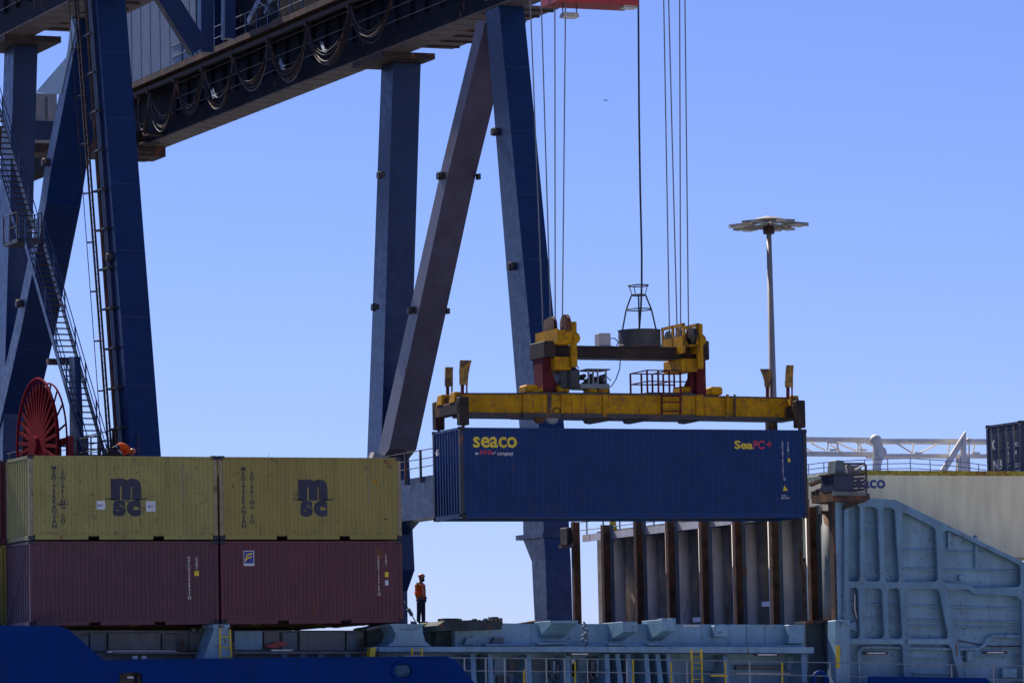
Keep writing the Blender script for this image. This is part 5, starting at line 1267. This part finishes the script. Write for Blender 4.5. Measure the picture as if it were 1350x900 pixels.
p = PX(742, 720, XBK-0.1); MB().box(bv((XBK-0.1, p.y-0.9, p.z-0.06)), bv((XBK+0.1, p.y+0.4, p.z+0.08))).build('stub_beam', 'rust_steel', bk)
MB().box(bv((XBK+0.45, gp[6]+0.35, zb0)), bv((XBK+0.75, gp[6]+0.55, zw))).build('end_post', 'deck_blue', bk)
# dark recess between bulkhead and corner post
sslab('hold_recess', [(1062, 930), (1062, 822), (1101, 818), (1101, 930)], 133.6, 0.3, 'deck_dark')
sslab('recess_brown_plate', [(1062, 822), (1062, 818), (1101, 816), (1101, 820)], 132.8, 0.8, 'dark_rust')
MB().box(bv((XBK+0.0, 132.4, zb0)), bv((XBK+0.9, 132.55, PX(1090, 745, XBK).z))).build('end_web', 'deck_dark', bk)
MB().lathe((0, 0, 0), [(0.42, 0), (0.42, zw-zb0-0.1)], 28).build('round_column', 'deck_grey', bk, smooth=True).location = bv((XBK+0.45, 133.2, zb0))

# ---- walkway platform with blue tank at the corner
pf = thing('corner_platform', 'rusty platform with dark blue tank, grey boxes and a pipe frame at the bulwark corner', 'platform', PY(1120, 655, 131.9))
FO2 = Vector(pf.location)
def pslab(name, pts, Y, th, material, parent=None, bevel=0.0):
    return MB().prism([PY(a, b, Y)-FO2 for a, b in pts], (0, th, 0)).build(name, material, parent or pf, bevel=bevel)
pslab('platform', [(1098, 660), (1098, 650), (1138, 652), (1146, 650), (1147, 657), (1140, 662)], 131.5, 1.5, 'rust_steel')
pslab('platform_edge', [(1098, 652.5), (1098, 647), (1142, 648), (1142, 653)], 131.45, 0.05, 'deck_grey')
pslab('support_arm', [(1112, 672), (1116, 660), (1142, 658), (1132, 664)], 131.7, 0.1, 'dark_rust')
pslab('tank', [(1099, 648), (1099, 625), (1126, 625), (1126, 648)], 131.6, 0.9, 'dark_cont', bevel=0.03)
pslab('tank_cap', [(1098, 625.5), (1098, 623.5), (1127, 623.5), (1127, 625.5)], 131.55, 1.0, 'spreader_dark')
for k in range(5): pslab('coil', [(1127, 647-k*5), (1127, 644-k*5), (1140, 643.5-k*5), (1140, 646.5-k*5)], 131.8, 0.3, 'spreader_dark')
pslab('vent_cowl', [(1101, 624), (1103, 606), (1113, 607), (1114, 624)], 131.8, 0.6, 'deck_dark', bevel=0.02)
pslab('locker', [(1117, 624), (1117, 612), (1136, 614), (1136, 623)], 132.1, 0.6, 'deck_grey', bevel=0.02)
MB().tube([PY(a, b, 131.65)-FO2 for a, b in ((1142, 650), (1142, 628), (1141.5, 613), (1139, 611), (1113, 611))], 0.035, 8).build('pipe_frame', 'spreader_dark', pf)
MB().bar(PY(1114, 612, 131.9)-FO2, PY(1117, 624, 131.9)-FO2, 0.04, 0.05).build('brace', 'bulk_grey', pf)
MB().bar(PY(1127, 619, 131.9)-FO2, PY(1139, 613, 131.9)-FO2, 0.04, 0.05).build('brace', 'bulk_grey', pf)
for pts, mt in (([(1066, 636), (1097, 626), (1097, 630), (1066, 640)], 'rust_steel'), ([(1068, 642), (1096, 632), (1096, 636), (1068, 648)], 'bulk_grey'), ([(1067, 668), (1098, 660), (1098, 651), (1067, 658)], 'bulk_grey')):
    P = [PX(a, b, XBK-0.05)-FO2 for a, b in pts]; MB().prism(P, (0.15, 0, 0)).build('side_beam', mt, pf)
for px in (1069, 1075, 1081, 1087): 
    P = [PX(a, b, XBK)-FO2 for a, b in ((px, 660), (px+3, 659), (px+3, 638), (px, 640))]; MB().prism(P, (0.08, 0, 0)).build('side_post', random.choice(['rust_steel', 'deck_dark']), pf)
MB().sphere(PX(1094, 639, XBK)-FO2, 0.10).build('lamp_globe', 'lens', pf, smooth=True)
MB().tube([PX(1082, 651, XBK-0.1)-FO2, PX(1100, 648, XBK-0.1)-FO2], 0.03, 6).build('hand_bar', 'dark_rust', pf)
MB().tube([PX(1082, 640, XBK-0.1)-FO2, PX(1100, 636, XBK-0.1)-FO2], 0.02, 6).build('hand_bar', 'dark_rust', pf)

# ---------------------------------------------------------------- people
def body(name, J, E, R, material, parent=None, sub=2):
    me = bpy.data.meshes.new(name); me.from_pydata([tuple(v) for v in J], E, []); o = bpy.data.objects.new(name, me); COL.objects.link(o)
    sk = o.modifiers.new('skin', 'SKIN'); sk.use_smooth_shade = True
    for i, r in enumerate(R): me.skin_vertices[0].data[i].radius = r if isinstance(r, tuple) else (r, r)
    me.skin_vertices[0].data[0].use_root = True
    ss = o.modifiers.new('sub', 'SUBSURF'); ss.levels = sub; ss.render_levels = sub
    dg = bpy.context.evaluated_depsgraph_get(); dg.update()
    out = bpy.data.meshes.new_from_object(o.evaluated_get(dg)); bpy.data.objects.remove(o)
    out.materials.clear(); ob = link(name, out, material, parent)
    for p in out.polygons: p.use_smooth = True
    return ob
def hand(parent, w, d, side, mt='skin'):     # palm block with four curled fingers and a thumb
    d = Vector(d).normalized(); s = Vector(side).normalized(); n = d.cross(s); g = MB(); w = Vector(w)
    g.hexa([w-s*0.035-n*0.012, w+s*0.035-n*0.012, w+s*0.035+n*0.012, w-s*0.035+n*0.012], [w+d*0.09-s*0.04-n*0.014, w+d*0.09+s*0.04-n*0.014, w+d*0.09+s*0.04+n*0.014, w+d*0.09-s*0.04+n*0.014])
    for k, L in enumerate((0.065, 0.078, 0.072, 0.055)):
        b0 = w+d*0.09+s*(-0.03+0.02*k); g.tube([b0, b0+d*L*0.45+n*0.008, b0+d*L*0.75+n*0.025, b0+d*L*0.9+n*0.042], [0.0095, 0.009, 0.008, 0.006], 6)
    b0 = w+d*0.025-s*0.035; g.tube([b0, b0+d*0.03-s*0.025+n*0.01, b0+d*0.06-s*0.03+n*0.025], [0.012, 0.0105, 0.008], 6)
    return g.build('hand', mt, parent, smooth=True)
fp = PY(555.5, 822.5, 144.0)
wk = thing('person', 'worker in orange vest and helmet standing upright on the hatch edge, looking right', 'person', fp)
# local frame: X forward (the way he faces), Z up; he looks to the right of the picture
wk.rotation_euler = (0, 0, -0.95)
Hh = (PY(555, 757, 144.0).z-fp.z); S = Hh/1.78
def L3(*v): return [Vector(x)*S for x in v]
J = L3((0, 0, 0.96), (0, 0, 1.12), (0.0, 0, 1.30), (-0.01, 0, 1.46), (0.0, 0, 1.53), (0.02, 0, 1.60), (0.04, 0, 1.70),
       (0, 0.10, 0.90), (0.01, 0.11, 0.50), (0.0, 0.12, 0.10), (0.14, 0.14, 0.04),
       (0, -0.10, 0.90), (-0.01, -0.11, 0.50), (-0.03, -0.13, 0.10), (0.10, -0.15, 0.04),
       (-0.01, 0.17, 1.43), (-0.06, 0.235, 1.15), (0.02, 0.25, 0.92), (-0.01, -0.17, 1.43), (-0.07, -0.235, 1.15), (0.03, -0.25, 0.92))
E_ = [(0, 1), (1, 2), (2, 3), (3, 4), (4, 5), (5, 6), (0, 7), (7, 8), (8, 9), (9, 10), (0, 11), (11, 12), (12, 13), (13, 14), (3, 15), (15, 16), (16, 17), (3, 18), (18, 19), (19, 20)]
R_ = [(0.14, 0.11), (0.145, 0.105), (0.165, 0.115), (0.12, 0.09), (0.055, 0.055), (0.08, 0.085), (0.09, 0.095), 0.085, 0.058, 0.042, 0.035, 0.085, 0.058, 0.042, 0.035, 0.065, 0.042, 0.030, 0.065, 0.042, 0.030]
R_ = [tuple(a*S for a in r) if isinstance(r, tuple) else r*S for r in R_]
bd = body('body', J, E_, R_, 'skin', wk)
tj = L3((0, 0, 1.00), (0, 0.10, 0.86), (0.01, 0.125, 0.50), (0.0, 0.15, 0.06), (0, -0.10, 0.86), (-0.01, -0.125, 0.50), (-0.03, -0.15, 0.06))
body('trousers', tj, [(0, 1), (1, 2), (2, 3), (0, 4), (4, 5), (5, 6)], [x*S for x in (0.155, 0.115, 0.088, 0.072, 0.115, 0.088, 0.072)], 'navy_cloth', wk)
vj = L3((0, 0, 0.93), (0, 0, 1.15), (0, 0, 1.32), (-0.01, 0, 1.45), (-0.01, 0.155, 1.41), (-0.05, 0.215, 1.20), (-0.01, -0.155, 1.41), (-0.05, -0.215, 1.20))
body('hi_vis_shirt', vj, [(0, 1), (1, 2), (2, 3), (3, 4), (4, 5), (3, 6), (6, 7)], [x*S if not isinstance(x, tuple) else (x[0]*S, x[1]*S) for x in ((0.19, 0.16), (0.185, 0.15), (0.195, 0.155), (0.11, 0.11), 0.085, 0.075, 0.085, 0.075)], 'orange', wk)
for k in (-1, 1):
    MB().tube([Vector((0.11, 0.08*k, 1.45))*S, Vector((0.155, 0.08*k, 1.2))*S, Vector((0.15, 0.08*k, 1.02))*S], 0.010*S, 6).build('reflective_strip', 'reflect', wk)
    MB().sphere(Vector((0.10, 0.14*k, 0.05))*S, 0.07*S, (2.0, 0.8, 0.75)).build('boot', 'beard', wk, smooth=True)
    MB().tube([Vector((-0.055, 0.232*k, 1.17))*S, Vector((0.02, 0.25*k, 0.93))*S], [0.075*S, 0.058*S], 8).build('sleeve', 'orange', wk, smooth=True)
    hand(wk, Vector((0.02, 0.25*k, 0.93))*S, (0.15, 0, -1), (1, 0, 0.1))
hc = Vector((0.045, 0, 1.655))*S; S2 = S
hd = MB().sphere(hc, 0.105*S, (0.98, 0.76, 1.12), 14, 10).sphere(hc+Vector((0.10, 0, -0.01))*S, 0.02*S, (1.1, 0.8, 1.4)).build('head', 'skin', wk, smooth=True)
for k in (-1, 1):
    MB().sphere(hc+Vector((0.085, 0.035*k, 0.02))*S, 0.014*S).build('eye', 'beard', hd); MB().sphere(hc+Vector((0.0, 0.083*k, 0.0))*S, 0.028*S, (0.8, 0.4, 1.2)).build('ear', 'skin', hd)
MB().sphere(hc+Vector((0.06, 0, -0.075))*S, 0.065*S, (0.95, 0.9, 1.0)).build('beard', 'beard', hd, smooth=True)
MB().lathe(hc+Vector((-0.005, 0, 0.035))*S, [(0.132*S, 0.0), (0.128*S, 0.04*S), (0.105*S, 0.09*S), (0.05*S, 0.118*S), (0.004, 0.125*S)], 18).sphere(hc+Vector((0.12, 0, 0.04))*S, 0.05*S, (1.1, 1.3, 0.18)).build('helmet', 'helmet', wk, smooth=True)
MB().box((0.09*S, -0.03*S, 1.25*S), (0.17*S, 0.03*S, 1.36*S)).build('radio', 'beard', wk)
lr = PY(549, 821, 140.0); lt = PY(533, 793, 140.0)
lb = MB().tube([Vector((0, 0, 0)), (lt-lr)*0.35, (lt-lr)*0.36, (lt-lr)*0.68, (lt-lr)*0.7, lt-lr], [0.02, 0.02, 0.065, 0.065, 0.02, 0.02], 8).tube([Vector((0, 0, 0)), Vector((-0.2, 0, 0.03))], 0.05, 6).build('lashing_turnbuckle', 'deck_grey')
lb.location = lr; tag(lb, 'steel lashing turnbuckle slanting from the container corner down to the hatch edge', 'turnbuckle')
# second worker bending down on top of the stack
zt2 = A0.z+H20
w2p = PY(160, 601, 136.4); w2p.z = zt2+0.0
w2 = thing('person', 'worker in orange top bending down on the container roof, legs dark, by the crane leg', 'person', w2p)
w2.rotation_euler = (0, 0, 0.0)
S = 1.0
J = [(-0.30, 0, 0.42), (-0.16, 0, 0.50), (0.02, 0, 0.54), (0.16, 0, 0.52), (0.25, 0, 0.46), (0.33, 0, 0.38),
     (-0.32, 0.1, 0.40), (-0.10, 0.14, 0.22), (-0.36, 0.12, 0.10), (-0.26, 0.14, 0.03), (-0.32, -0.1, 0.40), (-0.05, -0.14, 0.28), (-0.20, -0.14, 0.06), (-0.06, -0.15, 0.03),
     (0.14, 0.17, 0.46), (0.20, 0.20, 0.22), (0.34, 0.12, 0.06), (0.14, -0.17, 0.46), (0.22, -0.20, 0.22), (0.36, -0.12, 0.06)]
J = [Vector(v) for v in J]
E_ = [(0, 1), (1, 2), (2, 3), (3, 4), (4, 5), (0, 6), (6, 7), (7, 8), (8, 9), (0, 10), (10, 11), (11, 12), (12, 13), (3, 14), (14, 15), (15, 16), (3, 17), (17, 18), (18, 19)]
body('body', J, E_, [0.13, 0.13, 0.14, 0.11, 0.06, 0.09, 0.09, 0.06, 0.05, 0.04, 0.09, 0.06, 0.05, 0.04, 0.06, 0.04, 0.03, 0.06, 0.04, 0.03], 'navy_cloth', w2)
body('hi_vis_shirt', [Vector((-0.12, 0, 0.50)), Vector((0.02, 0, 0.55)), Vector((0.17, 0, 0.53)), Vector((0.15, 0.16, 0.47)), Vector((0.19, 0.19, 0.30)), Vector((0.15, -0.16, 0.47)), Vector((0.19, -0.19, 0.30))],
     [(0, 1), (1, 2), (2, 3), (3, 4), (2, 5), (5, 6)], [0.17, 0.19, 0.15, 0.10, 0.07, 0.10, 0.07], 'orange', w2)
body('trousers', [Vector((-0.28, 0, 0.42)), Vector((-0.32, 0.1, 0.38)), Vector((-0.10, 0.14, 0.22)), Vector((-0.36, 0.12, 0.10)), Vector((-0.32, -0.1, 0.38)), Vector((-0.05, -0.14, 0.28)), Vector((-0.20, -0.14, 0.06))],
     [(0, 1), (1, 2), (2, 3), (0, 4), (4, 5), (5, 6)], [0.16, 0.12, 0.085, 0.07, 0.12, 0.085, 0.07], 'navy_cloth', w2)
MB().tube([Vector((-0.22, -0.14, 0.56)), Vector((-0.19, -0.17, 0.46)), Vector((-0.14, -0.165, 0.36))], 0.022, 6).build('reflective_strip', 'reflect', w2)
MB().tube([Vector((-0.13, -0.17, 0.44)), Vector((-0.05, -0.19, 0.32))], 0.022, 6).build('reflective_strip', 'reflect', w2)
hd = MB().sphere((0.34, 0, 0.37), 0.10, (1, 0.8, 1.1)).build('head', 'skin', w2, smooth=True)
MB().sphere((0.37, 0, 0.41), 0.12, (1, 1, 0.8)).build('helmet', 'helmet', w2, smooth=True)
for k in (-1, 1): hand(w2, (0.35, 0.12*k, 0.07), (0.6, 0, -0.5), (0, 1, 0))
